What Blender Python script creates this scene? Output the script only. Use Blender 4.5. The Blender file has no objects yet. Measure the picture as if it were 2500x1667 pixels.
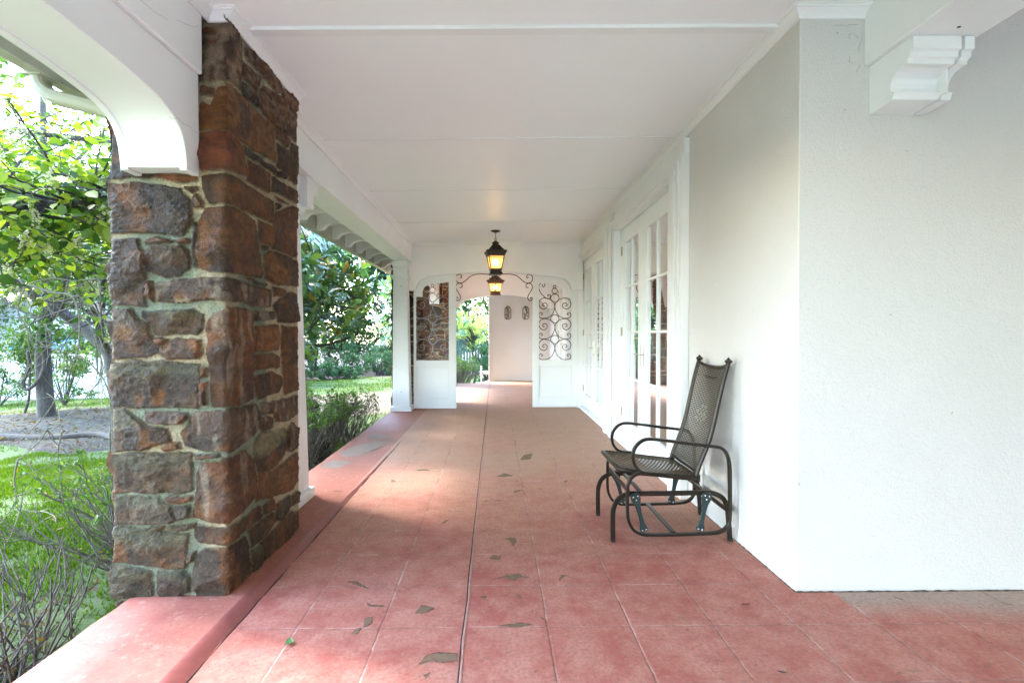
import bpy, math, random
import numpy as np
from mathutils import Vector, Matrix, noise as mnoise

R = math.radians
rng = np.random.default_rng(11)
random.seed(7)
sc = bpy.context.scene
col = sc.collection

# ------------------------------------------------------------------ camera
cam_d = bpy.data.cameras.new("camera")
cam = bpy.data.objects.new("camera", cam_d)
col.objects.link(cam)
cam.location = (0, 0, 1.3)
cam.rotation_euler = (R(90 - 0.78), 0, R(-0.8))
cam_d.sensor_width = 36
cam_d.lens = 18.0
cam_d.shift_x = 0.00876
cam_d.clip_start = 0.05
cam_d.clip_end = 600
sc.camera = cam

# ------------------------------------------------------------------ sky and sun
SUN_EL, SUN_AZ = R(50), R(24)          # azimuth measured from -X towards +Y
sdir = Vector((-math.cos(SUN_EL) * math.cos(SUN_AZ), math.cos(SUN_EL) * math.sin(SUN_AZ), math.sin(SUN_EL)))
w = bpy.data.worlds.new("World")
sc.world = w
w.use_nodes = True
nt = w.node_tree
bg = nt.nodes["Background"]
sky = nt.nodes.new("ShaderNodeTexSky")
sky.sky_type = 'NISHITA'
sky.sun_disc = False
sky.sun_elevation = SUN_EL
sky.sun_rotation = math.atan2(sdir.x, sdir.y)
sky.air_density = 1.1
sky.dust_density = 0.6
nt.links.new(sky.outputs[0], bg.inputs[0])
bg.inputs[1].default_value = 0.15
sl = bpy.data.lights.new("sun", 'SUN')
sl.energy = 0.6
sl.angle = R(10)
sl.color = (1.0, 0.96, 0.91)
so = bpy.data.objects.new("sun", sl)
col.objects.link(so)
so.rotation_euler = sdir.to_track_quat('Z', 'Y').to_euler()
sc.view_settings.view_transform = 'Standard'
sc.view_settings.look = 'None'
sc.view_settings.gamma = 1
sc.view_settings.use_curve_mapping = False
sc.view_settings.exposure = 4.8
if hasattr(sc.view_settings, 'use_white_balance'):      # camera white balance, as set on the photograph's camera
    sc.view_settings.use_white_balance = True
    sc.view_settings.white_balance_temperature = 6400
    sc.view_settings.white_balance_tint = 10
sc.cycles.max_bounces = 14
sc.cycles.diffuse_bounces = 7
sc.cycles.transparent_max_bounces = 24
sc.cycles.sample_clamp_indirect = 8

def refine(pts, k=4):
    out = []
    n_ = len(pts)
    for i in range(n_ - 1):
        p0 = pts[max(0, i - 1)]; p1 = pts[i]; p2 = pts[i + 1]; p3 = pts[min(n_ - 1, i + 2)]
        for s in range(k):
            t = s / k
            out.append(tuple(0.5 * ((2 * p1[j]) + (-p0[j] + p2[j]) * t + (2 * p0[j] - 5 * p1[j] + 4 * p2[j] - p3[j]) * t * t + (-p0[j] + 3 * p1[j] - 3 * p2[j] + p3[j]) * t ** 3) for j in range(len(p1))))
    out.append(tuple(pts[-1]))
    return out

# ------------------------------------------------------------------ mesh helpers
class MB:
    def __init__(s):
        s.v = []; s.f = []; s.sm = []
    def add(s, vs, fs, smooth=False):
        o = len(s.v)
        s.v += [tuple(p) for p in vs]
        s.f += [tuple(i + o for i in f) for f in fs]
        s.sm += [smooth] * len(fs)
        return s
    def box(s, x0, x1, y0, y1, z0, z1):
        vs = [(x, y, z) for z in (z0, z1) for y in (y0, y1) for x in (x0, x1)]
        return s.add(vs, [(0, 2, 3, 1), (4, 5, 7, 6), (0, 1, 5, 4), (2, 6, 7, 3), (0, 4, 6, 2), (1, 3, 7, 5)])
    def taper(s, a, b):
        # a,b = (x0,x1,y0,y1,z) bottom and top rectangles
        vs = [(x, y, q[4]) for q in (a, b) for y in (q[2], q[3]) for x in (q[0], q[1])]
        return s.add(vs, [(0, 2, 3, 1), (4, 5, 7, 6), (0, 1, 5, 4), (2, 6, 7, 3), (0, 4, 6, 2), (1, 3, 7, 5)])
    def prism(s, pts, axis, a, b, smooth=False):
        # pts: 2D polygon in the plane normal to axis ('X': (y,z), 'Y': (x,z), 'Z': (x,y))
        def mk(p, t):
            return {'X': (t, p[0], p[1]), 'Y': (p[0], t, p[1]), 'Z': (p[0], p[1], t)}[axis]
        n = len(pts)
        vs = [mk(p, a) for p in pts] + [mk(p, b) for p in pts]
        o = len(s.v)
        s.add(vs, [(i, (i + 1) % n, (i + 1) % n + n, i + n) for i in range(n)], smooth)
        s.add([], [])
        s.f += [tuple(o + i for i in range(n))[::-1], tuple(o + n + i for i in range(n))]
        s.sm += [False, False]
        return s
    def tube(s, pts, rad, seg=8, closed=False, cap=True, flat=None, smooth=True, up=None):
        P = [Vector(p) for p in pts]
        n = len(P)
        rs = rad if hasattr(rad, '__len__') else [rad] * n
        T = []
        for i in range(n):
            a = P[(i - 1) % n] if (closed or i > 0) else P[i]
            b = P[(i + 1) % n] if (closed or i < n - 1) else P[i]
            t = (b - a)
            T.append(t.normalized() if t.length > 1e-9 else Vector((0, 0, 1)))
        ref = Vector(up) if up else (Vector((0, 0, 1)) if abs(T[0].z) < 0.9 else Vector((1, 0, 0)))
        N = (ref - T[0] * ref.dot(T[0])).normalized()
        vs = []
        for i in range(n):
            if up:
                r_ = Vector(up)
                N = (r_ - T[i] * r_.dot(T[i])).normalized()
            else:
                N = (N - T[i] * N.dot(T[i]))
                N = N.normalized() if N.length > 1e-6 else T[i].orthogonal().normalized()
            B = T[i].cross(N)
            if flat:   # rectangular profile (half width along N, half width along B)
                a_, b_ = flat
                for (p, q) in ((1, 1), (-1, 1), (-1, -1), (1, -1)):
                    vs.append(P[i] + N * (p * a_) + B * (q * b_))
            else:
                for k in range(seg):
                    an = 2 * math.pi * k / seg
                    vs.append(P[i] + (N * math.cos(an) + B * math.sin(an)) * rs[i])
        m = 4 if flat else seg
        fs = []
        for i in range(n if closed else n - 1):
            j = (i + 1) % n
            for k in range(m):
                k2 = (k + 1) % m
                fs.append((i * m + k, i * m + k2, j * m + k2, j * m + k))
        if cap and not closed:
            fs.append(tuple(range(m))[::-1]); fs.append(tuple((n - 1) * m + k for k in range(m)))
        return s.add(vs, fs, smooth and not flat)
    def lathe(s, prof, c=(0, 0, 0), seg=24, smooth=True, rot=0.0):
        vs = []; n = len(prof)
        for (r_, z) in prof:
            for k in range(seg):
                a = 2 * math.pi * k / seg + rot
                vs.append((c[0] + r_ * math.cos(a), c[1] + r_ * math.sin(a), c[2] + z))
        fs = []
        for i in range(n - 1):
            for k in range(seg):
                k2 = (k + 1) % seg
                fs.append((i * seg + k, i * seg + k2, (i + 1) * seg + k2, (i + 1) * seg + k))
        fs.append(tuple(range(seg))[::-1]); fs.append(tuple((n - 1) * seg + k for k in range(seg)))
        return s.add(vs, fs, smooth)
    def build(s, name, m, parent=None, bevel=0, seg=1):
        me = bpy.data.meshes.new(name)
        me.from_pydata(s.v, [], s.f)
        me.polygons.foreach_set('use_smooth', s.sm)
        me.update()
        return link(name, me, m, parent, bevel, seg)

def link(name, me, m, parent=None, bevel=0, seg=1):
    o = bpy.data.objects.new(name, me)
    col.objects.link(o)
    if m is not None: me.materials.append(m)
    if parent is not None:
        o.parent = parent
        o.matrix_parent_inverse = parent_world(parent).inverted()
    if bevel:
        b = o.modifiers.new("bevel", 'BEVEL')
        b.width = bevel; b.segments = seg; b.limit_method = 'ANGLE'; b.angle_limit = R(40)
    return o

def parent_world(p):
    m = p.matrix_basis.copy()
    if p.parent is not None:
        m = parent_world(p.parent) @ p.matrix_parent_inverse @ m
    return m

def np_mesh(name, V, F, m, parent=None, attrs=None, smooth=False):
    """V (n,3), F (k,3|4) int array"""
    me = bpy.data.meshes.new(name)
    V = np.asarray(V, dtype=np.float32); F = np.asarray(F, dtype=np.int32)
    me.vertices.add(len(V)); me.vertices.foreach_set('co', V.ravel())
    k = F.shape[1]
    me.loops.add(F.size); me.loops.foreach_set('vertex_index', F.ravel())
    me.polygons.add(len(F))
    me.polygons.foreach_set('loop_start', np.arange(0, F.size, k, dtype=np.int32))
    if smooth: me.polygons.foreach_set('use_smooth', np.ones(len(F), dtype=bool))
    me.update(calc_edges=True)
    for an, (typ, data) in (attrs or {}).items():
        a = me.attributes.new(an, typ, 'POINT')
        a.data.foreach_set('value' if typ == 'FLOAT' else 'color', np.asarray(data, dtype=np.float32).ravel())
    return link(name, me, m, parent)

def thing(name, label, cat, loc=(0, 0, 0), group=None):
    o = bpy.data.objects.new(name, None)
    col.objects.link(o)
    o.location = loc
    o.empty_display_size = 0.2
    return tag(o, label, cat, group)

def tag(o, label, cat, group=None, kind=None):
    o['label'] = label; o['category'] = cat
    if group: o['group'] = group
    if kind: o['kind'] = kind
    return o

def struct(o, label=None):
    o['kind'] = 'structure'
    if label: o['label'] = label
    return o

def kids(o):
    return [c for c in bpy.data.objects if c.parent == o]

def dup(o, loc=None, rotz=None, scale=None, parent=None, label=None, top=True):
    c = o.copy(); col.objects.link(c)
    if parent is not None:
        c.parent = parent; c.matrix_parent_inverse = o.matrix_parent_inverse.copy()
    if top:
        if loc is not None: c.location = loc
        if rotz is not None: c.rotation_euler = (0, 0, rotz)
        if scale is not None: c.scale = scale if hasattr(scale, '__len__') else (scale,) * 3
        if label: c['label'] = label
    for ch in kids(o): dup(ch, parent=c, top=False)
    return c

# ------------------------------------------------------------------ numpy noise
def _hash(ix, iy, iz, seed):
    h = (ix.astype(np.int64) * 374761393 + iy.astype(np.int64) * 668265263 + iz.astype(np.int64) * 2147483647 + seed * 974634777) & 0xffffffff
    h = ((h ^ (h >> 13)) * 1274126177) & 0xffffffff
    h = (h ^ (h >> 16)) & 0xffffffff
    return h / 4294967295.0

def vnoise(P, seed=0):
    P = np.asarray(P, dtype=np.float64)
    I = np.floor(P); Fr = P - I
    Fr = Fr * Fr * (3 - 2 * Fr)
    r = 0
    for dx in (0, 1):
        wx = Fr[:, 0] if dx else 1 - Fr[:, 0]
        for dy in (0, 1):
            wy = Fr[:, 1] if dy else 1 - Fr[:, 1]
            for dz in (0, 1):
                wz = Fr[:, 2] if dz else 1 - Fr[:, 2]
                r = r + wx * wy * wz * _hash(I[:, 0] + dx, I[:, 1] + dy, I[:, 2] + dz, seed)
    return r

def fbm(P, oct=4, seed=0, gain=0.5):
    s = 0; a = 1; t = 0
    P = np.asarray(P, dtype=np.float64)
    for i in range(oct):
        s = s + a * vnoise(P * (2 ** i) + 17.3 * i, seed + i); t += a; a *= gain
    return s / t

def sstep(a, b, x):
    t = np.clip((x - a) / (b - a), 0, 1)
    return t * t * (3 - 2 * t)

# ------------------------------------------------------------------ materials
def new_mat(name):
    m = bpy.data.materials.new(name); m.use_nodes = True
    n = m.node_tree.nodes; l = m.node_tree.links
    return m, n, l, n["Principled BSDF"]

def coord(n, l, scale=1.0, which='Object', sc3=None):
    tc = n.new("ShaderNodeTexCoord"); mp = n.new("ShaderNodeMapping")
    if which == 'World':
        g = n.new("ShaderNodeNewGeometry"); l.new(g.outputs['Position'], mp.inputs[0])
    else:
        l.new(tc.outputs[which], mp.inputs[0])
    mp.inputs['Scale'].default_value = sc3 or (scale,) * 3
    return mp.outputs[0]

def noise(n, l, vec, scale, detail=4, rough=0.55, dist=0.0):
    t = n.new("ShaderNodeTexNoise")
    t.inputs['Scale'].default_value = scale; t.inputs['Detail'].default_value = detail
    t.inputs['Roughness'].default_value = rough; t.inputs['Distortion'].default_value = dist
    l.new(vec, t.inputs['Vector'])
    return t.outputs[0]

def ramp(n, l, fac, stops, interp='LINEAR'):
    r = n.new("ShaderNodeValToRGB"); l.new(fac, r.inputs[0])
    cr = r.color_ramp; cr.interpolation = interp
    while len(cr.elements) < len(stops): cr.elements.new(0.5)
    for e, (p, c) in zip(cr.elements, stops):
        e.position = p
        e.color = (c[0], c[1], c[2], 1) if hasattr(c, '__len__') else (c, c, c, 1)
    return r.outputs[0]

def mix(n, l, fac, a, b, mode='MIX'):
    x = n.new("ShaderNodeMix"); x.data_type = 'RGBA'; x.blend_type = mode
    for i_, val in ((0, fac), (6, a), (7, b)):
        sock = x.inputs[i_]
        if isinstance(val, bpy.types.NodeSocket): l.new(val, sock)
        elif hasattr(val, '__len__'): sock.default_value = (*val[:3], 1)
        else: sock.default_value = val if i_ == 0 else (val, val, val, 1)
    return x.outputs[2]

def mth(n, l, op, a, b=None, c=None):
    x = n.new("ShaderNodeMath"); x.operation = op
    for s_, v in zip(x.inputs, (a, b, c)):
        if v is None: continue
        if isinstance(v, bpy.types.NodeSocket): l.new(v, s_)
        else: s_.default_value = v
    return x.outputs[0]

def bump(n, l, bsdf, h, dist=0.002, strength=0.6, prev=None):
    b = n.new("ShaderNodeBump"); b.inputs['Distance'].default_value = dist
    b.inputs['Strength'].default_value = strength
    l.new(h, b.inputs['Height'])
    if prev is not None: l.new(prev, b.inputs['Normal'])
    if bsdf is not None: l.new(b.outputs[0], bsdf.inputs['Normal'])
    return b.outputs[0]

def paint(name, c=(0.79, 0.80, 0.81), rough=0.45, grain=(8, 8, 60), dirt=0.10, bd=0.0012, bs=0.35, sp=0.35):
    m, n, l, b = new_mat(name)
    v = coord(n, l, which='World')
    big = noise(n, l, v, 1.7, 5, 0.6)
    spots = noise(n, l, v, 38, 3, 0.6)
    c1 = mix(n, l, ramp(n, l, big, [(0.35, 0), (0.75, 1)]), c, tuple(x * (1 - dirt) for x in c))
    c2 = mix(n, l, ramp(n, l, spots, [(0.74, 0), (0.78, sp)]), c1, (0.35, 0.33, 0.3))
    l.new(c2, b.inputs['Base Color'])
    g = noise(n, l, coord(n, l, which='World', sc3=grain), 4, 4, 0.6)
    l.new(ramp(n, l, noise(n, l, v, 6, 3), [(0.3, rough - .08), (0.7, rough + .1)]), b.inputs['Roughness'])
    bump(n, l, b, g, bd, bs)
    return m

def plain(name, c, rough=0.5, metal=0.0, nscale=30, var=0.15, bd=0.0006):
    m, n, l, b = new_mat(name)
    v = coord(n, l, which='World')
    t = noise(n, l, v, nscale, 4)
    l.new(mix(n, l, t, tuple(x * (1 - var) for x in c), tuple(min(1, x * (1 + var)) for x in c)), b.inputs['Base Color'])
    b.inputs['Roughness'].default_value = rough; b.inputs['Metallic'].default_value = metal
    if bd: bump(n, l, b, t, bd, 0.4)
    return m

M = {}
M['paint'] = paint('white_paint')
M['trim'] = paint('trim_paint', (0.80, 0.82, 0.835), 0.42, (20, 20, 20), 0.05, 0.0005, 0.2, 0.08)
M['beam'] = paint('beam_paint', (0.82, 0.835, 0.85), 0.4, (70, 5, 5), 0.06, 0.0010, 0.35, 0.12)
def ceil_mat():
    m, n, l, b = new_mat('ceiling_paint')
    v = coord(n, l, which='World')
    l.new(mix(n, l, ramp(n, l, noise(n, l, v, 0.8, 4), [(0.3, 0), (0.7, 1)]), (0.86, 0.885, 0.91), (0.84, 0.865, 0.89)), b.inputs['Base Color'])
    b.inputs['Roughness'].default_value = 0.42
    b.inputs['Specular IOR Level'].default_value = 0.25
    bump(n, l, b, noise(n, l, coord(n, l, which='World', sc3=(1, 6, 1)), 2, 3), 0.004, 0.2)
    return m
M['ceil'] = ceil_mat()
M['oldpaint'] = paint('weathered_paint', (0.55, 0.56, 0.48), 0.6, (20, 20, 20), 0.45, 0.002, 0.5)
M['gutter'] = paint('gutter_enamel', (0.50, 0.50, 0.40), 0.4, (6, 60, 6), 0.4, 0.0006, 0.2)

def stucco():
    m, n, l, b = new_mat('stucco')
    v = coord(n, l, which='World')
    f1 = noise(n, l, v, 210, 3, 0.6); f2 = noise(n, l, v, 90, 3, 0.6); big = noise(n, l, v, 0.9, 5, 0.6)
    base = mix(n, l, ramp(n, l, big, [(0.35, 0), (0.7, 1)]), (0.66, 0.645, 0.635), (0.61, 0.597, 0.585))
    base = mix(n, l, ramp(n, l, f1, [(0.28, 1), (0.42, 0)]), base, (0.50, 0.49, 0.47))
    dirt = ramp(n, l, noise(n, l, v, 25, 4, 0.7), [(0.72, 0), (0.76, 0.4)])
    base = mix(n, l, dirt, base, (0.42, 0.4, 0.37))
    l.new(base, b.inputs['Base Color']); b.inputs['Roughness'].default_value = 0.9
    h = mth(n, l, 'ADD', mth(n, l, 'MULTIPLY', f1, 0.6), f2)
    h = mth(n, l, 'ADD', h, mth(n, l, 'MULTIPLY', noise(n, l, v, 7, 4, 0.6), 1.6))
    bump(n, l, b, h, 0.004, 0.75)
    return m
M['stucco'] = stucco()

def floor_mat():
    m, n, l, b = new_mat('painted_tile_floor')
    g = n.new("ShaderNodeNewGeometry"); sep = n.new("ShaderNodeSeparateXYZ"); l.new(g.outputs['Position'], sep.inputs[0])
    v = coord(n, l, which='World')
    wob = noise(n, l, v, 5, 4, 0.6)
    x = mth(n, l, 'ADD', sep.outputs[0], mth(n, l, 'MULTIPLY', mth(n, l, 'SUBTRACT', wob, 0.5), 0.022))
    y = mth(n, l, 'ADD', sep.outputs[1], mth(n, l, 'MULTIPLY', mth(n, l, 'SUBTRACT', wob, 0.5), 0.018))
    def lines(c, off, per, w0, w1):
        q = mth(n, l, 'DIVIDE', mth(n, l, 'SUBTRACT', c, off - per * 40), per)
        f = mth(n, l, 'FRACT', q)
        d = mth(n, l, 'MULTIPLY', mth(n, l, 'MINIMUM', f, mth(n, l, 'SUBTRACT', 1.0, f)), per)
        return ramp(n, l, d, [(w0, 1), (w1, 0)])
    gx = lines(x, -0.14, 0.371, 0.0018, 0.0055); gy = lines(y, 2.262, 0.378, 0.0012, 0.0045)
    brk = ramp(n, l, noise(n, l, v, 3.5, 5, 0.7), [(0.36, 0.3), (0.52, 1)])
    right = ramp(n, l, sep.outputs[0], [(0.0, 0), (1.0, 1)])
    inset = mth(n, l, 'GREATER_THAN', sep.outputs[0], -1.14)
    grid = mth(n, l, 'MULTIPLY', mth(n, l, 'MULTIPLY', mth(n, l, 'MAXIMUM', gx, gy), brk), inset)
    # central control joint
    jd = mth(n, l, 'ABSOLUTE', mth(n, l, 'ADD', x, 0.14))
    joint = ramp(n, l, jd, [(0.004, 1), (0.011, 0)])
    big = noise(n, l, v, 0.9, 6, 0.62, 0.6); mid = noise(n, l, v, 7, 6, 0.65); fine = noise(n, l, v, 60, 5, 0.7)
    red = (0.385, 0.108, 0.078); rose = (0.48, 0.205, 0.15); tan = (0.47, 0.31, 0.20)
    wear_y = ramp(n, l, mth(n, l, 'MULTIPLY', sep.outputs[1], 0.1), [(0.25, 0.0), (0.55, 1)])
    c1 = mix(n, l, ramp(n, l, mth(n, l, 'ADD', mth(n, l, 'MULTIPLY', mid, 0.6), mth(n, l, 'MULTIPLY', noise(n, l, v, 2.2, 5, 0.7, 1.0), 0.4)), [(0.40, 0), (0.58, 1)]), red, rose)
    wmask = mth(n, l, 'MULTIPLY', ramp(n, l, mth(n, l, 'ADD', mth(n, l, 'MULTIPLY', big, 0.6), mth(n, l, 'MULTIPLY', wear_y, 0.34)), [(0.34, 0), (0.64, 1)]), 0.8)
    # the strip below the house wall keeps its bare, mossy concrete colour
    wx = mth(n, l, 'GREATER_THAN', sep.outputs[0], 1.7)
    ed = mth(n, l, 'MULTIPLY', mth(n, l, 'SUBTRACT', sep.outputs[1], 2.2), wx)
    sx = ramp(n, l, mth(n, l, 'ADD', mth(n, l, 'ADD', ed, mth(n, l, 'MULTIPLY', mth(n, l, 'SUBTRACT', sep.outputs[0], 1.9), 0.09)), mth(n, l, 'MULTIPLY', big, 0.3)), [(0.25, 0), (0.42, 0.75)])
    sx = mth(n, l, 'MULTIPLY', sx, wx)
    # worn walking line beside the wall
    cw = mth(n, l, 'MULTIPLY', ramp(n, l, mth(n, l, 'ADD', sep.outputs[0], mth(n, l, 'MULTIPLY', big, 0.7)), [(1.1, 0), (1.75, 0.8)]), mth(n, l, 'GREATER_THAN', sep.outputs[1], 2.5))
    c2 = mix(n, l, wmask, c1, tan)
    c2 = mix(n, l, cw, c2, (0.34, 0.19, 0.13))
    c2 = mix(n, l, mth(n, l, 'MULTIPLY', mth(n, l, 'LESS_THAN', sep.outputs[0], -1.2), 0.75), c2, mix(n, l, mid, (0.28, 0.080, 0.055), (0.34, 0.125, 0.088)))
    c2 = mix(n, l, sx, c2, (0.36, 0.32, 0.26))
    c3 = mix(n, l, ramp(n, l, fine, [(0.32, 0.65), (0.56, 0)]), c2, (0.22, 0.085, 0.065))
    c3 = mix(n, l, ramp(n, l, noise(n, l, v, 22, 5, 0.75), [(0.57, 0), (0.67, 0.45)]), c3, (0.47, 0.28, 0.21))
    # small paint chips elongated across the slab
    ch = noise(n, l, coord(n, l, which='World', sc3=(5, 13, 5)), 1.6, 6, 0.68, 0.8)
    chip = ramp(n, l, ch, [(0.675, 0), (0.69, 1)])
    c4 = mix(n, l, chip, c3, (0.25, 0.17, 0.10))
    cred = ramp(n, l, ch, [(0.652, 0), (0.665, 1), (0.68, 0)])
    c4 = mix(n, l, cred, c4, (0.16, 0.07, 0.05))
    # curling cracks and lifted paint edges
    ck = noise(n, l, coord(n, l, which='World', sc3=(1, 1.7, 1)), 7.0, 3, 0.55, 1.6)
    ln = ramp(n, l, mth(n, l, 'ABSOLUTE', mth(n, l, 'SUBTRACT', ck, 0.5)), [(0.0022, 1), (0.006, 0)])
    msk = ramp(n, l, noise(n, l, v, 3.1, 3, 0.6, 0.5), [(0.555, 0), (0.60, 1)])
    c4 = mix(n, l, mth(n, l, 'MULTIPLY', mth(n, l, 'MULTIPLY', ln, msk), 0.85), c4, (0.09, 0.045, 0.035))
    gl = mix(n, l, ramp(n, l, mid, [(0.4, 0), (0.6, 1)]), (0.17, 0.08, 0.06), (0.50, 0.31, 0.25))
    c5 = mix(n, l, grid, c4, gl)
    spk = ramp(n, l, noise(n, l, v, 130, 2, 0.5), [(0.765, 0), (0.78, 1)])
    c5 = mix(n, l, spk, c5, (0.6, 0.5, 0.44))
    spk2 = ramp(n, l, noise(n, l, coord(n, l, which='World', sc3=(70, 110, 70)), 1, 3, 0.6), [(0.70, 0), (0.72, 0.8)])
    c5 = mix(n, l, spk2, c5, (0.12, 0.06, 0.04))
    # unseen floor behind the camera, made concrete grey to keep bounced light neutral
    c5 = mix(n, l, mth(n, l, 'LESS_THAN', sep.outputs[1], 1.15), c5, (0.40, 0.385, 0.35))
    l.new(c5, b.inputs['Base Color'])
    l.new(ramp(n, l, big, [(0.3, 0.5), (0.7, 0.75)]), b.inputs['Roughness'])
    b.inputs['Specular IOR Level'].default_value = 0.22
    h = mth(n, l, 'SUBTRACT', mth(n, l, 'ADD', mth(n, l, 'MULTIPLY', mid, 0.3), mth(n, l, 'MULTIPLY', fine, 0.10)),
            mth(n, l, 'ADD', mth(n, l, 'MULTIPLY', grid, 0.5), mth(n, l, 'MULTIPLY', chip, 0.35)))
    bump(n, l, b, h, 0.008, 0.5)
    return m
M['floor'] = floor_mat()
M['ridge'] = plain('red_ridge_shaded', (0.25, 0.07, 0.058), 0.5, 0, 25, 0.3, 0.003)  # ridge red, darkened to carry the shade on the slope
M['chip'] = plain('bare_concrete', (0.18, 0.105, 0.058), 0.85, 0, 40, 0.3, 0.002)
M['iron'] = plain('black_iron', (0.004, 0.004, 0.005), 0.9, 0.0, 60, 0.3, 0)
M['ironw'] = plain('grey_iron', (0.30, 0.30, 0.33), 0.45, 0.3, 60, 0.3, 0.0004)
M['bronze'] = plain('dark_bronze', (0.045, 0.038, 0.03), 0.42, 0.75, 50, 0.4, 0.0008)
M['rust'] = plain('rusty_bronze', (0.13, 0.065, 0.032), 0.55, 0.5, 50, 0.4, 0.0012)
M['chair'] = plain('chair_tube_enamel', (0.032, 0.025, 0.019), 0.30, 0.55, 25, 0.35, 0.0004)
M['chairg'] = plain('chair_green_casting', (0.03, 0.05, 0.05), 0.38, 0.4, 25, 0.35, 0.0008)
M['chrome'] = plain('brushed_steel', (0.7, 0.7, 0.7), 0.22, 1.0, 50, 0.05, 0)
M['brass'] = plain('hinge_metal', (0.40, 0.37, 0.30), 0.35, 0.9, 50, 0.2, 0)
M['wick'] = plain('woven_resin', (0.055, 0.044, 0.030), 0.32, 0.2, 120, 0.35, 0.0004)
M['wick2'] = plain('woven_seat_resin', (0.095, 0.064, 0.030), 0.38, 0.2, 120, 0.35, 0.0004)
M['pewter'] = plain('pewter_bronze', (0.20, 0.18, 0.14), 0.45, 0.7, 70, 0.4, 0.001)
M['curtain'] = plain('sheer_curtain', (0.30, 0.295, 0.285), 0.9, 0, 12, 0.06, 0)
M['dark'] = plain('dark_void', (0.02, 0.02, 0.02), 0.9)
M['wax'] = plain('candle_sleeve', (0.75, 0.6, 0.4), 0.5)

def glass():
    m, n, l, b = new_mat('window_glass')
    out = n['Material Output']; n.remove(b)
    tr = n.new('ShaderNodeBsdfTransparent'); tr.inputs[0].default_value = (0.86, 0.88, 0.88, 1)
    gl = n.new('ShaderNodeBsdfGlossy'); gl.inputs['Roughness'].default_value = 0.015
    gl.inputs['Color'].default_value = (0.9, 0.92, 0.94, 1)
    fr = n.new('ShaderNodeFresnel'); fr.inputs[0].default_value = 1.6
    mx = n.new('ShaderNodeMixShader')
    f2 = mth(n, l, 'MULTIPLY', mth(n, l, 'ADD', fr.outputs[0], 0.02), 0.85)
    l.new(f2, mx.inputs[0]); l.new(tr.outputs[0], mx.inputs[1]); l.new(gl.outputs[0], mx.inputs[2])
    l.new(mx.outputs[0], out.inputs[0])
    return m
M['glass'] = glass()

def amber():
    m, n, l, b = new_mat('amber_seeded_glass')
    out = n['Material Output']
    v = coord(n, l, which='World')
    t = noise(n, l, v, 60, 3)
    l.new(mix(n, l, t, (0.9, 0.55, 0.22), (1, 0.72, 0.4)), b.inputs['Base Color'])
    b.inputs['Roughness'].default_value = 0.25
    b.inputs['Emission Color'].default_value = (1.0, 0.50, 0.16, 1)
    b.inputs['Emission Strength'].default_value = 0.045
    tr = n.new('ShaderNodeBsdfTransparent'); tr.inputs[0].default_value = (1, 0.8, 0.5, 1)
    mx = n.new('ShaderNodeMixShader'); mx.inputs[0].default_value = 0.45
    l.new(tr.outputs[0], mx.inputs[1]); l.new(b.outputs[0], mx.inputs[2]); l.new(mx.outputs[0], out.inputs[0])
    bump(n, l, b, t, 0.002, 0.5)
    return m
M['amber'] = amber()
def bulb():
    m, n, l, b = new_mat('lit_bulb')
    b.inputs['Emission Color'].default_value = (1.0, 0.72, 0.36, 1)
    b.inputs['Emission Strength'].default_value = 4.5
    return m
M['bulb'] = bulb()

def leaf_mat(name, stops, gloss=0.45, trans=0.45, tcol=None, spec=0.3):
    m, n, l, b = new_mat(name)
    out = n['Material Output']
    a = n.new('ShaderNodeAttribute'); a.attribute_name = 'rnd'
    c = ramp(n, l, a.outputs['Fac'], stops)
    v = coord(n, l, which='World')
    c = mix(n, l, mth(n, l, 'MULTIPLY', noise(n, l, v, 1.5, 3), 0.35), c, (0.02, 0.05, 0.008))
    l.new(c, b.inputs['Base Color'])
    b.inputs['Roughness'].default_value = gloss; b.inputs['Specular IOR Level'].default_value = spec
    t = n.new('ShaderNodeBsdfTranslucent')
    tc = mix(n, l, 1.0, c, tcol or (2.2, 2.4, 0.7), 'MULTIPLY')
    l.new(tc, t.inputs[0])
    mx = n.new('ShaderNodeMixShader'); mx.inputs[0].default_value = trans
    l.new(b.outputs[0], mx.inputs[1]); l.new(t.outputs[0], mx.inputs[2]); l.new(mx.outputs[0], out.inputs[0])
    return m
M['leaf_broad'] = leaf_mat('broad_leaf', [(0.0, (0.016, 0.045, 0.012)), (0.3, (0.05, 0.11, 0.018)), (0.65, (0.15, 0.215, 0.022)), (1.0, (0.26, 0.31, 0.04))], 0.45, 0.48, (1.9, 1.8, 0.7))
M['leaf_mag'] = lm_ = leaf_mat('magnolia_leaf', [(0.0, (0.04, 0.11, 0.045)), (0.5, (0.09, 0.20, 0.065)), (0.75, (0.17, 0.31, 0.07)), (0.90, (0.26, 0.38, 0.07)), (0.945, (0.30, 0.40, 0.07)), (0.95, (0.42, 0.24, 0.03)), (1.0, (0.5, 0.32, 0.05))], 0.24, 0.32, (1.7, 1.7, .7), spec=1.0)
lm_.node_tree.nodes['Principled BSDF'].inputs['Coat Weight'].default_value = 0.7
lm_.node_tree.nodes['Principled BSDF'].inputs['Coat Roughness'].default_value = 0.22
M['leaf_bg'] = leaf_mat('woodland_leaf', [(0.0, (0.013, 0.034, 0.013)), (0.5, (0.028, 0.066, 0.017)), (1.0, (0.07, 0.12, 0.025))], 0.5, 0.40, (1.8, 1.8, .8))
M['leaf_bg2'] = leaf_mat('bright_woodland_leaf', [(0.0, (0.02, 0.05, 0.015)), (0.5, (0.045, 0.095, 0.02)), (1.0, (0.11, 0.165, 0.032))], 0.5, 0.42, (1.9, 1.8, .8))
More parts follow.
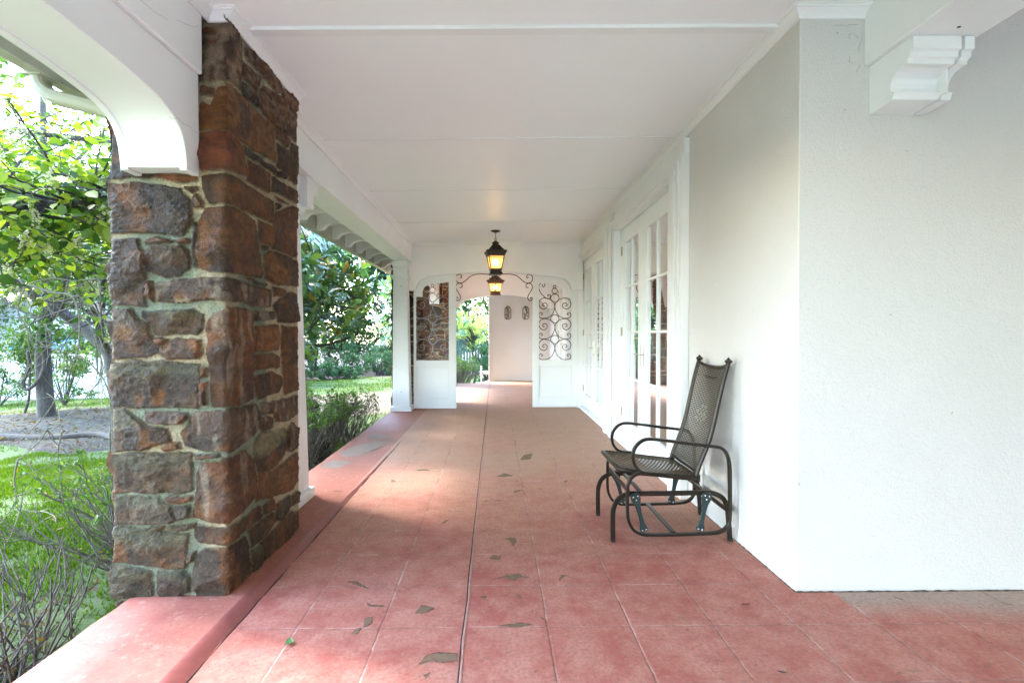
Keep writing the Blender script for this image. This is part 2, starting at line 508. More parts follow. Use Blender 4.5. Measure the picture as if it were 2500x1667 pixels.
M['leaf_con'] = leaf_mat('conifer_needles', [(0.0, (0.012, 0.04, 0.018)), (0.6, (0.03, 0.085, 0.03)), (1.0, (0.06, 0.14, 0.04))], 0.6, 0.15)
M['leaf_weep'] = leaf_mat('weeping_needles', [(0.0, (0.20, 0.26, 0.10)), (1.0, (0.42, 0.46, 0.2))], 0.6, 0.4)
M['leaf_az'] = leaf_mat('azalea_leaf', [(0.0, (0.03, 0.075, 0.018)), (0.6, (0.065, 0.135, 0.022)), (1.0, (0.17, 0.22, 0.04))], 0.5, 0.35, (1.8, 1.8, .8))
M['leaf_dry'] = leaf_mat('dry_leaf', [(0.0, (0.05, 0.025, 0.012)), (1.0, (0.17, 0.085, 0.03))], 0.7, 0.3)
M['bloom'] = leaf_mat('cream_bloom', [(0.0, (0.42, 0.42, 0.24)), (1.0, (0.65, 0.62, 0.42))], 0.7, 0.3, (1, 1, 0.8))
M['grass'] = leaf_mat('grass_blade', [(0.0, (0.026, 0.050, 0.002)), (0.6, (0.060, 0.105, 0.004)), (1.0, (0.13, 0.155, 0.010))], 0.75, 0.35, (1.8, 2.0, .6), spec=0.12)

def bark(name, c1, c2, sc=(14, 14, 3), bd=0.02):
    m, n, l, b = new_mat(name)
    v = coord(n, l, which='World', sc3=sc)
    t = noise(n, l, v, 2.0, 6, 0.7, 0.6)
    l.new(mix(n, l, ramp(n, l, t, [(0.35, 0), (0.65, 1)]), c1, c2), b.inputs['Base Color'])
    b.inputs['Roughness'].default_value = 0.9
    bump(n, l, b, t, bd, 0.7)
    return m
M['bark'] = bark('grey_bark', (0.018, 0.015, 0.011), (0.065, 0.055, 0.043))
M['barkd'] = bark('dark_bark', (0.018, 0.015, 0.011), (0.055, 0.046, 0.036))
M['twig'] = bark('pale_dead_twig', (0.09, 0.078, 0.05), (0.20, 0.175, 0.12), (40, 40, 40), 0.004)
M['stem'] = bark('azalea_stem', (0.030, 0.025, 0.018), (0.11, 0.092, 0.066), (60, 60, 20), 0.003)
M['mulch'] = None


# ================================================================== SETTING
def gz(x, y):
    return -0.35 - 0.012 * max(0.0, y - 3) - 0.04 * min(30, max(0.0, -x - 3)) + 0.0

def zc(x):            # underside of the porch ceiling
    return 2.895 + 0.014 * x

STRAW = (-3.6, 13.6)
def ground_mat():
    m, n, l, b = new_mat('lawn_ground')
    g = n.new("ShaderNodeNewGeometry"); sep = n.new("ShaderNodeSeparateXYZ"); l.new(g.outputs['Position'], sep.inputs[0])
    v = coord(n, l, which='World')
    big = noise(n, l, v, 0.5, 5, 0.6); mid = noise(n, l, v, 3.5, 5, 0.65); fine = noise(n, l, v, 45, 4, 0.7)
    gr = mix(n, l, fine, (0.020, 0.042, 0.006), (0.07, 0.11, 0.015))
    gr = mix(n, l, ramp(n, l, big, [(0.4, 0), (0.65, 0.7)]), gr, (0.085, 0.12, 0.028))
    soil = mix(n, l, fine, (0.05, 0.035, 0.025), (0.17, 0.12, 0.08))
    c = mix(n, l, ramp(n, l, mid, [(0.60, 0), (0.68, 0.85)]), gr, soil)
    straw = mix(n, l, fine, (0.08, 0.055, 0.028), (0.18, 0.135, 0.075))
    # straw / fallen-leaf patch on the lawn beyond the porch
    dx = mth(n, l, 'MULTIPLY', mth(n, l, 'SUBTRACT', sep.outputs[0], STRAW[0]), 0.24)
    dy = mth(n, l, 'MULTIPLY', mth(n, l, 'SUBTRACT', sep.outputs[1], STRAW[1]), 0.34)
    d = mth(n, l, 'SQRT', mth(n, l, 'ADD', mth(n, l, 'MULTIPLY', dx, dx), mth(n, l, 'MULTIPLY', dy, dy)))
    d = mth(n, l, 'ADD', d, mth(n, l, 'MULTIPLY', mth(n, l, 'SUBTRACT', mid, 0.5), 0.9))
    c = mix(n, l, ramp(n, l, d, [(0.75, 1), (1.0, 0)]), c, straw)
    # woodland floor far back
    far = ramp(n, l, mth(n, l, 'MULTIPLY', mth(n, l, 'ADD', sep.outputs[1], mth(n, l, 'MULTIPLY', mid, 2)), 0.02), [(0.475, 0), (0.495, 1)])
    c = mix(n, l, far, c, mix(n, l, fine, (0.035, 0.02, 0.013), (0.13, 0.085, 0.055)))
    l.new(c, b.inputs['Base Color']); b.inputs['Roughness'].default_value = 0.95
    bump(n, l, b, mth(n, l, 'ADD', fine, mid), 0.04, 0.7)
    return m
def mulch_mat():
    m, n, l, b = new_mat('mulch')
    v = coord(n, l, which='World')
    f = noise(n, l, v, 35, 5, 0.75); g_ = noise(n, l, v, 9, 4, 0.6)
    c = mix(n, l, ramp(n, l, f, [(0.35, 0), (0.68, 1)]), (0.006, 0.004, 0.003), (0.042, 0.026, 0.016))
    c = mix(n, l, ramp(n, l, g_, [(0.55, 0), (0.62, 0.5)]), c, (0.10, 0.16, 0.04))
    l.new(c, b.inputs['Base Color']); b.inputs['Roughness'].default_value = 0.95
    bump(n, l, b, f, 0.05, 0.9)
    return m
M['ground'] = ground_mat(); M['mulch'] = mulch_mat()

xs = np.unique(np.concatenate([np.linspace(-300, -40, 8), np.linspace(-40, -12, 29), np.linspace(-12, 0, 61), np.linspace(0, 12, 13), np.linspace(12, 300, 8)]))
ys = np.unique(np.concatenate([np.linspace(-300, -10, 8), np.linspace(-10, 0, 11), np.linspace(0, 25, 101), np.linspace(25, 60, 30), np.linspace(60, 400, 8)]))
def und(X, Y):
    P = np.stack([X.ravel() * 0.35, Y.ravel() * 0.35, X.ravel() * 0], 1)
    return (fbm(P, 3, 5).reshape(X.shape) - 0.5) * 0.16
def gzv(X, Y):
    return -0.35 - 0.012 * np.maximum(0, Y - 3) - 0.04 * np.minimum(30, np.maximum(0, -X - 3)) + und(X, Y) * np.clip((-X - 1.9) / 1.5, 0, 1)
XX, YY = np.meshgrid(xs, ys)
V = np.stack([XX.ravel(), YY.ravel(), gzv(XX, YY).ravel()], 1)
nx_, ny_ = len(xs), len(ys)
ii = (np.arange(ny_ - 1)[:, None] * nx_ + np.arange(nx_ - 1)[None, :]).ravel()
gobj = np_mesh('lawn', V, np.stack([ii, ii + 1, ii + nx_ + 1, ii + nx_], 1), M['ground'], smooth=True)
struct(gobj, 'green lawn around the porch')
def gz1(x, y):
    return float(gzv(np.array([[x]], float), np.array([[y]], float))[0, 0])

def sheet(name, poly, m, h=0.015):
    """irregular ground patch that follows the terrain"""
    bm_v = []
    cx = sum(p[0] for p in poly) / len(poly); cy = sum(p[1] for p in poly) / len(poly)
    rings = 14; N_ = 96; pts = []
    # resample outline
    for k in range(N_):
        t = k / N_ * len(poly); i = int(t); f = t - i
        a, b_ = poly[i % len(poly)], poly[(i + 1) % len(poly)]
        f = f * f * (3 - 2 * f)
        x, y = a[0] + (b_[0] - a[0]) * f, a[1] + (b_[1] - a[1]) * f
        q = 1 + 0.10 * (mnoise.noise(Vector((x * 1.7, y * 1.7, 3))))
        pts.append((cx + (x - cx) * q, cy + (y - cy) * q))
    vs = [(cx, cy)]
    for r_ in range(1, rings + 1):
        for p in pts: vs.append((cx + (p[0] - cx) * r_ / rings, cy + (p[1] - cy) * r_ / rings))
    A = np.array(vs)
    edge = np.concatenate([[0], np.repeat(np.arange(1, rings + 1), N_)]) / rings
    Z = gzv(A[:, 0], A[:, 1]) + h * (1 - edge ** 6 * 1.6) + 0.02
    V = np.column_stack([A, Z])
    fs = [(0, 1 + k, 1 + (k + 1) % N_) for k in range(N_)]
    for r_ in range(rings - 1):
        for k in range(N_):
            k2 = (k + 1) % N_; o1 = 1 + r_ * N_; o2 = o1 + N_
            fs.append((o1 + k, o2 + k, o2 + k2)); fs.append((o1 + k, o2 + k2, o1 + k2))
    return struct(np_mesh(name, V, np.array(fs), m, smooth=True))
MULCH = [(-5.4, 8.4), (-6.5, 12.2), (-8.6, 14.6), (-12.5, 15.2), (-16, 13.6), (-15, 10.6), (-11.5, 10.2), (-8.5, 9.0), (-6.6, 8.0)]
s_ = sheet('mulch_bed', MULCH, M['mulch'], 0.05); s_['label'] = 'brown mulch bed under the trees beside the lawn'

dw = MB().box(6.5, 40, -30, 14, -0.5, -0.30).box(-3, 6.5, -30, -8.2, -0.5, -0.30).build('bounce_paving', plain('bounce_concrete', (.16, .155, .15), .9, 0, 8, .2, .004))  # unseen slab added to bounce neutral light onto the front wall
struct(dw, 'unseen concrete paving added behind and right of the porch for neutral bounce light')
# ------------------------------------------------------------------ porch floor
fl = MB().box(-1.78, 6.5, -8.2, 13.7, -0.6, 0).box(-0.17, 6.5, 13.7, 14.6, -0.6, -0.0)
fl_o = struct(fl.build('porch_floor', M['floor'], bevel=0.012), 'red painted porch floor scored into squares')
# raised outer strip of the slab with its red sloping edge
ysr = np.arange(-4, 13.71, 0.05)
Vt = []; Ft = []; Vr = []; Fr_ = []
for i, y in enumerate(ysr):
    k = max(0.0, min(1.0, (5.5 - y) / 3.6)); k = k * k * (3 - 2 * k)
    h = 0.004 + 0.026 * k
    wv = 0.006 * mnoise.noise(Vector((0, y * 4, 0))) + 0.004 * mnoise.noise(Vector((3, y * 17, 0)))
    wd = (0.012 + 0.062 * k)
    xi = -1.16 - wd + wv
    ins = -1.776 + 0.01 * mnoise.noise(Vector((9, y * 6, 0)))
    Vt += [(ins - 0.0, y, 0.001), (ins + 0.008, y, h), ((ins + xi) / 2, y, h), (xi, y, h)]
    Vr += [(xi, y, h), (xi + wd * 0.4, y, h * 0.85 + 0.003), (xi + wd * 0.85, y, h * 0.2), (xi + wd + wv, y, 0.001)]
for i in range(len(ysr) - 1):
    for k in range(3):
        Ft.append((i * 4 + k, i * 4 + k + 1, i * 4 + k + 5, i * 4 + k + 4))
np_mesh('raised_edge', np.array(Vt), np.array(Ft), M['floor'], fl_o)
lim = int((5.6 + 4) / 0.05)
np_mesh('edge_ridge', np.array(Vr[:lim * 4]), np.array([f for f in Ft if max(f) < lim * 4]), M['ridge'], fl_o, smooth=True)
def patch_mesh(polys, z, thick, jit=0.004):
    mb = MB()
    for k, p in enumerate(polys):
        n_ = len(p); pts = []
        for i in range(n_):
            a, b_ = p[i], p[(i + 1) % n_]
            L = math.dist(a, b_); st = max(2, int(L / 0.012))
            for s in range(st):
                t = s / st
                x = a[0] + (b_[0] - a[0]) * t; y = a[1] + (b_[1] - a[1]) * t
                q = Vector((x * 60, y * 60, k))
                pts.append((x + jit * mnoise.noise(q), y + 1.5 * jit * mnoise.noise(q + Vector((7, 7, 7)))))
        zz = z(p[0][0], p[0][1]) if callable(z) else z
        mb.v += [(x, y, zz + thick) for x, y in pts]
        o = len(mb.v) - len(pts)
        mb.f.append(tuple(range(o, o + len(pts)))); mb.sm.append(False)
    return mb
CHIPS = [[(-0.306, 2.002), (-0.282, 2.056), (-0.236, 2.078), (-0.156, 2.066), (-0.157, 2.027), (-0.208, 2.016), (-0.265, 2.028)], [(-0.378, 2.374), (-0.356, 2.443), (-0.29, 2.418), (-0.343, 2.381)], [(-0.783, 2.682), (-0.734, 2.685), (-0.65, 2.606), (-0.681, 2.621), (-0.735, 2.657)], [(0.011, 2.266), (0.109, 2.288), (0.171, 2.273), (0.1, 2.259)], [(-0.024, 2.69), (0.046, 2.738), (0.112, 2.757), (0.176, 2.717), (0.12, 2.717), (0.1, 2.679), (0.073, 2.699), (0.036, 2.719)], [(0.043, 3.244), (0.122, 3.257), (0.13, 3.188), (0.106, 3.123), (0.087, 3.216)], [(-0.036, 2.954), (-0.011, 3.0), (0.03, 2.964), (0.014, 2.93)], [(-0.001, 4.663), (0.08, 4.78), (0.167, 4.69), (0.094, 4.662)], [(0.141, 4.173), (0.158, 4.243), (0.232, 4.266), (0.171, 4.196)], [(-0.374, 3.521), (-0.355, 3.571), (-0.325, 3.581), (-0.36, 3.505)], [(-0.629, 2.218), (-0.616, 2.25), (-0.594, 2.257), (-0.605, 2.211)], [(-0.588, 2.263), (-0.602, 2.333), (-0.566, 2.347), (-0.564, 2.29)], [(-0.103, 3.959), (-0.069, 3.996), (-0.056, 3.979)], [(-0.015, 3.978), (0.019, 4.003), (0.056, 3.986)], [(0.33, 2.676), (0.357, 2.748), (0.429, 2.694), (0.374, 2.732)], [(-0.078, 2.52), (-0.044, 2.528), (-0.052, 2.495)], [(0.104, 2.543), (0.128, 2.509), (0.119, 2.493)], [(0.17, 2.366), (0.178, 2.396), (0.165, 2.374)], [(-0.631, 2.478), (-0.602, 2.446), (-0.535, 2.445), (-0.549, 2.43), (-0.609, 2.442)], [(-0.276, 1.935), (-0.252, 1.956), (-0.264, 1.925)], [(0.2, 2.337), (0.222, 2.322), (0.213, 2.308)], [(0.298, 5.489), (0.399, 5.585), (0.361, 5.311), (0.251, 5.276)], [(0.601, 4.516), (0.643, 4.537), (0.609, 4.462)], [(-0.78, 4.915), (-0.674, 4.933), (-0.625, 4.881), (-0.731, 4.87)], [(-0.939, 4.592), (-0.882, 4.536), (-0.917, 4.484)], [(-1.724, 5.659), (-1.668, 5.866), (-1.583, 6.089), (-1.469, 6.236), (-1.221, 6.263), (-1.298, 5.971), (-1.444, 5.509), (-1.618, 5.418)], [(-1.715, 4.995), (-1.732, 5.199), (-1.632, 5.283), (-1.425, 5.194), (-1.561, 4.954)], [(-1.597, 6.394), (-1.61, 6.661), (-1.432, 6.59), (-1.297, 6.39), (-1.464, 6.267)], [(-1.371, 4.215), (-1.307, 4.228), (-1.24, 4.233), (-1.297, 4.195)]]
def strip_h(x, y):
    if x > -1.2: return 0.0
    k = max(0.0, min(1.0, (5.5 - y) / 3.6)); return 0.004 + 0.026 * k * k * (3 - 2 * k)
MB().tube([(-1.157 + 0.004 * mnoise.noise(Vector((4, y * 7, 0))) + .006 * mnoise.noise(Vector((4, y * 1.3, 0))), y, -0.0005) for y in np.arange(-1, 6.2, 0.03)], [0.0035 + 0.004 * max(-.6, mnoise.noise(Vector((8, y * 5, 0)))) for y in np.arange(-1, 6.2, 0.03)], 5, up=(0, 0, 1)).build('edge_crack', plain('crack_dirt', (0.045, 0.03, 0.022), 0.95), fl_o)
patch_mesh(CHIPS[:25] + CHIPS[28:], strip_h, 0.0025, 0.007).build('paint_chips', M['chip'], fl_o)
patch_mesh(CHIPS[25:28], strip_h, 0.0015, 0.035).build('bare_patches', plain('worn_grey_concrete', (.27, .19, .145), .9, 0, 14, .3, .002), fl_o)
rims = [[(x, y + 0.006) for x, y in p] for p in CHIPS[:25]]  # dark sliver along each chip's far edge stands in for its shadow
patch_mesh(rims, strip_h, 0.0012).build('chip_shadows_edge', plain('chip_edge_shadow', (0.07, 0.035, 0.025), 0.9), fl_o)
# central control joint: a rounded strip of sealant
jt = []
for y in np.arange(-4, 13.7, 0.04):
    jt.append((-0.135 + 0.004 * mnoise.noise(Vector((1, y * 3, 0))) - 0.0022 * (y - 2.3), y, -0.0062))
MB().tube(jt, [0.009 + 0.003 * mnoise.noise(Vector((2, p[1] * 9, 0))) for p in jt], 8, up=(0, 0, 1)).build('control_joint', plain('joint_sealant', (0.40, 0.20, 0.16), 0.7, 0, 30, 0.45, 0.003), fl_o)
MB().tube([(p[0] - 0.010, p[1], -0.0012) for p in jt], 0.0035, 5, up=(0, 0, 1)).build('joint_crack', plain('joint_dirt', (0.05, 0.03, 0.02), 0.9), fl_o)

# ================================================================== HOUSE WALLS
XW = 1.515
OPEN = [(4.27, 6.35), (6.86, 9.03), (10.55, 12.6)]
hw = MB()
prev = None
hw.prism([(XW, 2.55), (6.5, 2.55), (6.5, 2.75), (1.75, 2.75), (1.75, 4.27), (XW, 4.27)], 'Z', 0, 3.2)
for a, b_ in OPEN:
    if prev: hw.box(XW, 1.75, prev, a, 0, 3.2)
    hw.box(XW, 1.75, a, b_, 2.615, 3.2); prev = b_
hw.box(XW, 1.75, prev, 14.3, 0, 3.2)
hw.box(6.3, 6.5, -8.0, 2.549, 0, 3.2); hw.box(-0.6, 6.5, -8.2, -8.0, 0, 3.2)  # unseen wing walls, added to hold back light on the front wall
wall = hw.build('house_wall', M['stucco'], bevel=0.006, seg=2)
tag(wall, 'pale rough stucco house wall turning the corner behind the metal chair', 'wall')
# faint weathered joint line under the wall
sd_ = plain('seam_dirt', (0.09, 0.065, 0.055), 0.95, 0, 90, 0.6)
def seam(p0, p1, n_, r0):
    pts = []; rr = []
    for i in range(n_ + 1):
        t = i / n_
        pts.append((p0[0] + (p1[0] - p0[0]) * t, p0[1] + (p1[1] - p0[1]) * t, 0.0015))
        rr.append(max(0.0006, r0 * (0.75 + 1.5 * mnoise.noise(Vector((t * n_ * .31, 5.2, 0))))))
    return MB().tube(pts, rr, 5, up=(0, 0, 1))
seam((XW + .002, 2.547), (6.4, 2.547), 400, 0.0042).build('base_seam', sd_, wall)
seam((XW - .002, 2.55), (XW - .002, 4.0), 160, 0.0034).build('base_seam', sd_, wall)

# cobwebs and dirt in the corner under the beam, a few scuffs
rsd = random.Random(31); sc_ = plain('scuff_grey', (.30, .28, .25), .95, 0, 120, .5)
def scuff(x, z, L_, ang, r_=0.0009):
    pts = [(x + math.cos(ang) * L_ * t + .006 * rsd.gauss(0, 1) * t, 2.5495, z + math.sin(ang) * L_ * t + .004 * rsd.gauss(0, 1)) for t in (0, .25, .5, .75, 1)]
    MB().tube(refine(pts, 3), r_, 4).build('scuff', sc_, wall)
for a in ((1.687, 2.837, .11, 0.0), (1.777, 2.803, .035, -2.1), (1.766, 2.68, .022, -1.6), (1.808, 2.78, .03, 2.6), (1.70, 2.80, .008, .2), (1.74, 2.42, .012, .6), (1.80, 2.60, .05, 1.3), (1.812, 2.70, .09, 1.5), (1.523, .552, .016, -.6), (2.75, .88, .06, .05), (2.05, 2.22, .012, -.8), (1.98, 1.4, .01, .3), (2.3, .9, .008, 1)): scuff(*a)
rw = MB().box(-0.17, XW, 14.3, 14.5, 0, 3.2).build('rear_wall', M['stucco'], bevel=0.006)
tag(rw, 'stucco end wall carrying the two small metal plaques', 'wall')
MB().box(-0.205, -0.17, 14.27, 14.5, 0, 2.6).build('corner_trim', M['trim'], rw, bevel=0.003)

# ================================================================== CEILING
def tilt_box(mb, x0, x1, y0, y1, dz0, dz1):
    vs = []
    for d in (dz0, dz1):
        for y in (y0, y1):
            for x in (x0, x1): vs.append((x, y, zc(x) + d))
    mb.add(vs, [(0, 2, 3, 1), (4, 5, 7, 6), (0, 1, 5, 4), (2, 6, 7, 3), (0, 4, 6, 2), (1, 3, 7, 5)])
cl = MB()
tilt_box(cl, -1.75, 6.5, -8.0, 2.6, 0, 0.3); tilt_box(cl, -1.75, XW + 0.1, 2.6, 14.4, 0, 0.3)  # near slab stretched out of view, rear and right, to dim the front wall
ceil = cl.build('porch_ceiling', M['ceil'])
tag(ceil, 'smooth white porch ceiling with thin cross battens', 'ceiling')
for y, wd, th in ((2.665, 0.062, 0.010), (4.18, 0.022, 0.004), (5.66, 0.022, 0.004), (7.24, 0.022, 0.004), (1.1, 0.03, 0.005), (10.4, 0.03, 0.004), (12, 0.03, 0.004)):
    b_ = MB(); tilt_box(b_, -1.40, (1.84 if y < 2.5 else XW - 0.03), y, y + wd, -th * 1.7, 0.001); b_.build('batten', M['trim'], ceil, bevel=0.002)
CP = [(0, 0.0), (0, -0.052), (0.010, -0.052), (0.014, -0.046), (0.018, -0.038), (0.030, -0.026), (0.044, -0.017), (0.050, -0.016), (0.052, -0.009), (0.060, -0.007), (0.060, 0.0)]
def crown_y(mb, xw, sgn, y0, y1, k=1.0):        # runs along Y on a wall face at x=xw, projecting sgn*X
    def ring(y, miter): return [(xw + sgn * p[0] * k, y + miter * p[0] * k, zc(xw) + p[1] * k + 0.002) for p in CP]
    a, b_ = ring(y0[0], y0[1]), ring(y1[0], y1[1]); n_ = len(CP)
    mb.add(a + b_, [(i, (i + 1) % n_, (i + 1) % n_ + n_, i + n_) for i in range(n_)] + [tuple(range(n_)), tuple(range(n_, 2 * n_))])
def crown_x(mb, yw, sgn, x0, x1, k=1.0):        # runs along X on a wall face at y=yw
    def ring(x, miter): return [(x + miter * p[0] * k, yw + sgn * p[0] * k, zc(x) + p[1] * k + 0.002) for p in CP]
    a, b_ = ring(x0[0], x0[1]), ring(x1[0], x1[1]); n_ = len(CP)
    mb.add(a + b_, [(i, (i + 1) % n_, (i + 1) % n_ + n_, i + n_) for i in range(n_)] + [tuple(range(n_)), tuple(range(n_, 2 * n_))])
cm = MB()
crown_y(cm, XW, -1, (2.55, -1), (8.9, -1)); crown_x(cm, 2.55, -1, (XW, -1), (1.84, 0))
crown_x(cm, 8.9, -1, (-1.45, 1), (XW, -1))
crown_y(cm, -1.41, 1, (-2.4, 0), (2.55, -1)); crown_x(cm, 2.55, -1, (-1.41, 1), (-1.31, 1)); crown_y(cm, -1.31, 1, (2.55, -1), (3.42, 0))
crown_y(cm, -1.45, 1, (3.42, 0), (8.9, -1))
crown_y(cm, XW, -1, (9.16, 0), (14.3, -1)); crown_x(cm, 14.3, -1, (-0.17, 0), (XW, -1))
cm.build('crown_moulding', M['trim'], ceil)

# ================================================================== BEAMS
ARC = [(2.40, 2.06), (2.395, 2.12), (2.38, 2.18), (2.35, 2.235), (2.30, 2.275), (2.22, 2.303), (2.146, 2.317), (2.0, 2.334), (1.85, 2.343), (1.64, 2.352), (1.2, 2.36), (0.8, 2.362), (0.5, 2.362)]
def arched_beam(label, y_hi, y_lo, cracks=False):
    """arched white beam between two piers: ends at y_lo, y_hi"""
    t = thing('arched_beam', label, 'beam', (-1.6, (y_hi + y_lo) / 2, 2.35))
    mid = (y_hi + y_lo) / 2
    half = [(y_hi - (2.5 - y), z) for y, z in refine(ARC, 3) if y_hi - (2.5 - y) > mid]
    outl = [(y_hi, 2.06)] + half + [(2 * mid - y, z) for y, z in half[::-1]] + [(y_lo, 2.06)]
    def body(x0, x1, dz, top):
        # build as quads between arch outline and top so the concave shape meshes cleanly
        vs = []; fs = []
        o2 = []
        for (y, z) in outl: o2.append((y, z + dz))
        for x in (x0, x1):
            for (y, z) in o2: vs.append((x, y, z))
            for (y, z) in o2: vs.append((x, y, top))
        n_ = len(o2)
        for i in range(n_ - 1):
            fs.append((i, i + 1, n_ + i + 1, n_ + i)); fs.append((2 * n_ + i, 3 * n_ + i, 3 * n_ + i + 1, 2 * n_ + i + 1))
            fs.append((i, 2 * n_ + i, 2 * n_ + i + 1, i + 1)); fs.append((n_ + i, n_ + i + 1, 3 * n_ + i + 1, 3 * n_ + i))
        fs.append((0, n_, 3 * n_, 2 * n_)); fs.append((n_ - 1, 3 * n_ - 1, 4 * n_ - 1, 2 * n_ - 1))
        return MB().add(vs, fs)
    body(-1.70, -1.465, 0.012, 2.545).build('soffit_board', M['beam'], t)
    body(-1.465, -1.43, 0.0, 2.545).build('inner_face', M['beam'], t, bevel=0.004)
    body(-1.735, -1.70, 0.0, 2.545).build('outer_face', M['beam'], t, bevel=0.004)
    MB().box(-1.742, -1.410, y_lo, y_hi, 2.546, 2.868).build('upper_board', M['beam'], t, bevel=0.006)
    if cracks:
        for L_ in ([(-1.429, 2.27, 2.250), (-1.429, 2.296, 2.255), (-1.429, 2.34, 2.267), (-1.429, 2.379, 2.266), (-1.429, 2.427, 2.269), (-1.429, 2.46, 2.263), (-1.429, 2.494, 2.269)],
                   [(-1.409, 2.30, 2.684), (-1.409, 2.368, 2.713), (-1.409, 2.392, 2.715), (-1.409, 2.433, 2.74), (-1.409, 2.467, 2.763)],
                   [(-1.409, 2.05, 2.62), (-1.409, 2.12, 2.632), (-1.409, 2.16, 2.628), (-1.409, 2.24, 2.655)]):
            MB().tube(refine([(p[0], p[1] + .004 * math.sin(i * 2.3), p[2] + .003 * math.cos(i * 3.1)) for i, p in enumerate(L_)], 4), 0.0008, 4).build('hairline_crack', CRK, t)
        MB().tube([(-1.632, 2.148, 2.3625), (-1.618, 2.165, 2.3625)], 0.0045, 6).build('knot_hole', M['dark'], t)
        MB().tube([(-1.431, 2.497, 2.07), (-1.431, 2.499, 2.3), (-1.433, 2.497, 2.54)], 0.0022, 5).build('caulk_gap', CRK, t)
    return t
CRK = plain('crack_line', (.45, .44, .42), .9)
arched_beam('arched white beam nearest the camera, ending on the rough stone pillar', 2.50, -2.4, True)
arched_beam('arched white beam in the far bay, seen through the ironwork screen', 13.02, 10.12)

# straight beam of the middle bay, with profiled brackets at its ends
BR = [(0.0, 2.395), (0.151, 2.405), (0.163, 2.436), (0.142, 2.443), (0.137, 2.462), (0.140, 2.480), (0.151, 2.502), (0.172, 2.519), (0.20, 2.527), (0.235, 2.528), (0.238, 2.545), (0.255, 2.550), (0.256, 2.574), (0.272, 2.577), (0.272, 2.636), (0.0, 2.636)]
def bracket(mb, x0, x1, y_wall, sgn, zsh=0.0, ky=1.0):
    mb.prism([(y_wall + sgn * p[0] * ky, p[1] + zsh) for p in BR], 'X', x0, x1)
sb = thing('straight_beam', 'long straight white beam between the stone pillar and the far post', 'beam', (-1.6, 6.4, 2.55))
MB().box(-1.74, -1.45, 3.45, 8.9, 2.545, 2.868).build('beam_body', M['beam'], sb, bevel=0.006)
b_ = MB(); bracket(b_, -1.70, -1.48, 4.05, 1, -0.093); b_.build('bracket', M['trim'], sb, bevel=0.002)
b_ = MB(); bracket(b_, -1.735, -1.50, 8.72, -1, -0.093, 0.3); b_.build('bracket', M['trim'], sb, bevel=0.002)

rb = thing('ceiling_beam', 'white beam at upper right on a scrolled bracket against the stucco wall', 'beam', (2.0, 2.55, 2.4))
MB().box(1.835, 2.17, -8.0, 2.55, 2.637, 3.3).build('beam_body', M['paint'], rb, bevel=0.006)
b_ = MB(); bracket(b_, 1.865, 2.085, 2.55, -1); b_.build('bracket', M['trim'], rb, bevel=0.002)
for k, (hx, hy, hz) in enumerate([(2.008, 2.219, 2.637)]):
    MB().tube([(hx, hy, hz - .0015), (hx + .011, hy - .004, hz - .0015)], 0.0035, 6).build('screw_hole', M['dark'], rb)
b_ = MB(); b_.prism([(2.55 - p[0] - 0.004, p[1] - 0.003) for p in BR], 'X', 2.095, 2.14); b_.build('bracket', M['trim'], rb, bevel=0.002)
MB().box(2.085, 2.095, 2.36, 2.55, 2.42, 2.63).build('bracket_groove', M['paint'], rb)

# header wall with the flat arch between the bays
ARCHP = [(-1.401, 2.071), (-1.378, 2.162), (-1.332, 2.235), (-1.252, 2.285), (-1.138, 2.315), (-0.726, 2.358), (-0.383, 2.390), (-0.04, 2.405), (0.304, 2.392), (0.648, 2.358), (1.039, 2.320), (1.177, 2.290), (1.269, 2.228), (1.315, 2.150), (1.332, 2.086)]
def header(name, label, pts, xl, xr, y0, y1, k):
    pp = [(p[0] * k, 1.3 + (p[1] - 1.3) * k) for p in pts]
    mid = refine(pp[:6], 3)[:-1] + refine(pp[5:10], 4)[:-1] + refine(pp[9:], 3)
    outl = [(xl, mid[0][1])] + mid + [(xr, mid[-1][1])]
    vs = []; fs = []; n_ = len(outl)
    for y in (y0, y1):
        vs += [(x, y, z) for x, z in outl] + [(x, y, zc(x) + 0.05) for x, z in outl]
    for i in range(n_ - 1):
        fs.append((i, i + 1, n_ + i + 1, n_ + i)); fs.append((2 * n_ + i, 3 * n_ + i, 3 * n_ + i + 1, 2 * n_ + i + 1))
        fs.append((i, 2 * n_ + i, 2 * n_ + i + 1, i + 1))
    fs.append((0, n_, 3 * n_, 2 * n_)); fs.append((n_ - 1, 3 * n_ - 1, 4 * n_ - 1, 2 * n_ - 1))
    t = MB().add(vs, fs).build(name, M['beam'], bevel=0.006)
    return tag(t, label, 'header')
h1 = header('arched_header', 'white header with a flat arch over the ironwork screens', ARCHP, -1.52, XW, 8.90, 9.16, 0.989)
MB().box(-1.44, XW - 0.005, 8.893, 8.90, 2.595, 2.603).build('board_seam', M['trim'], h1)
ARCH2 = [(-0.944, 2.002), (-0.929, 2.091), (-0.867, 2.157), (-0.778, 2.201), (-0.62, 2.235), (-0.468, 2.262), (-0.2, 2.30), (0.05, 2.335), (0.25, 2.345), (0.45, 2.33), (0.963, 2.258), (1.15, 2.22), (1.25, 2.15), (1.30, 2.08), (1.33, 2.0)]
header('arched_header', 'white header over the far opening before the end wall', ARCH2, -1.3, XW, 13.35, 13.62, 1.0)

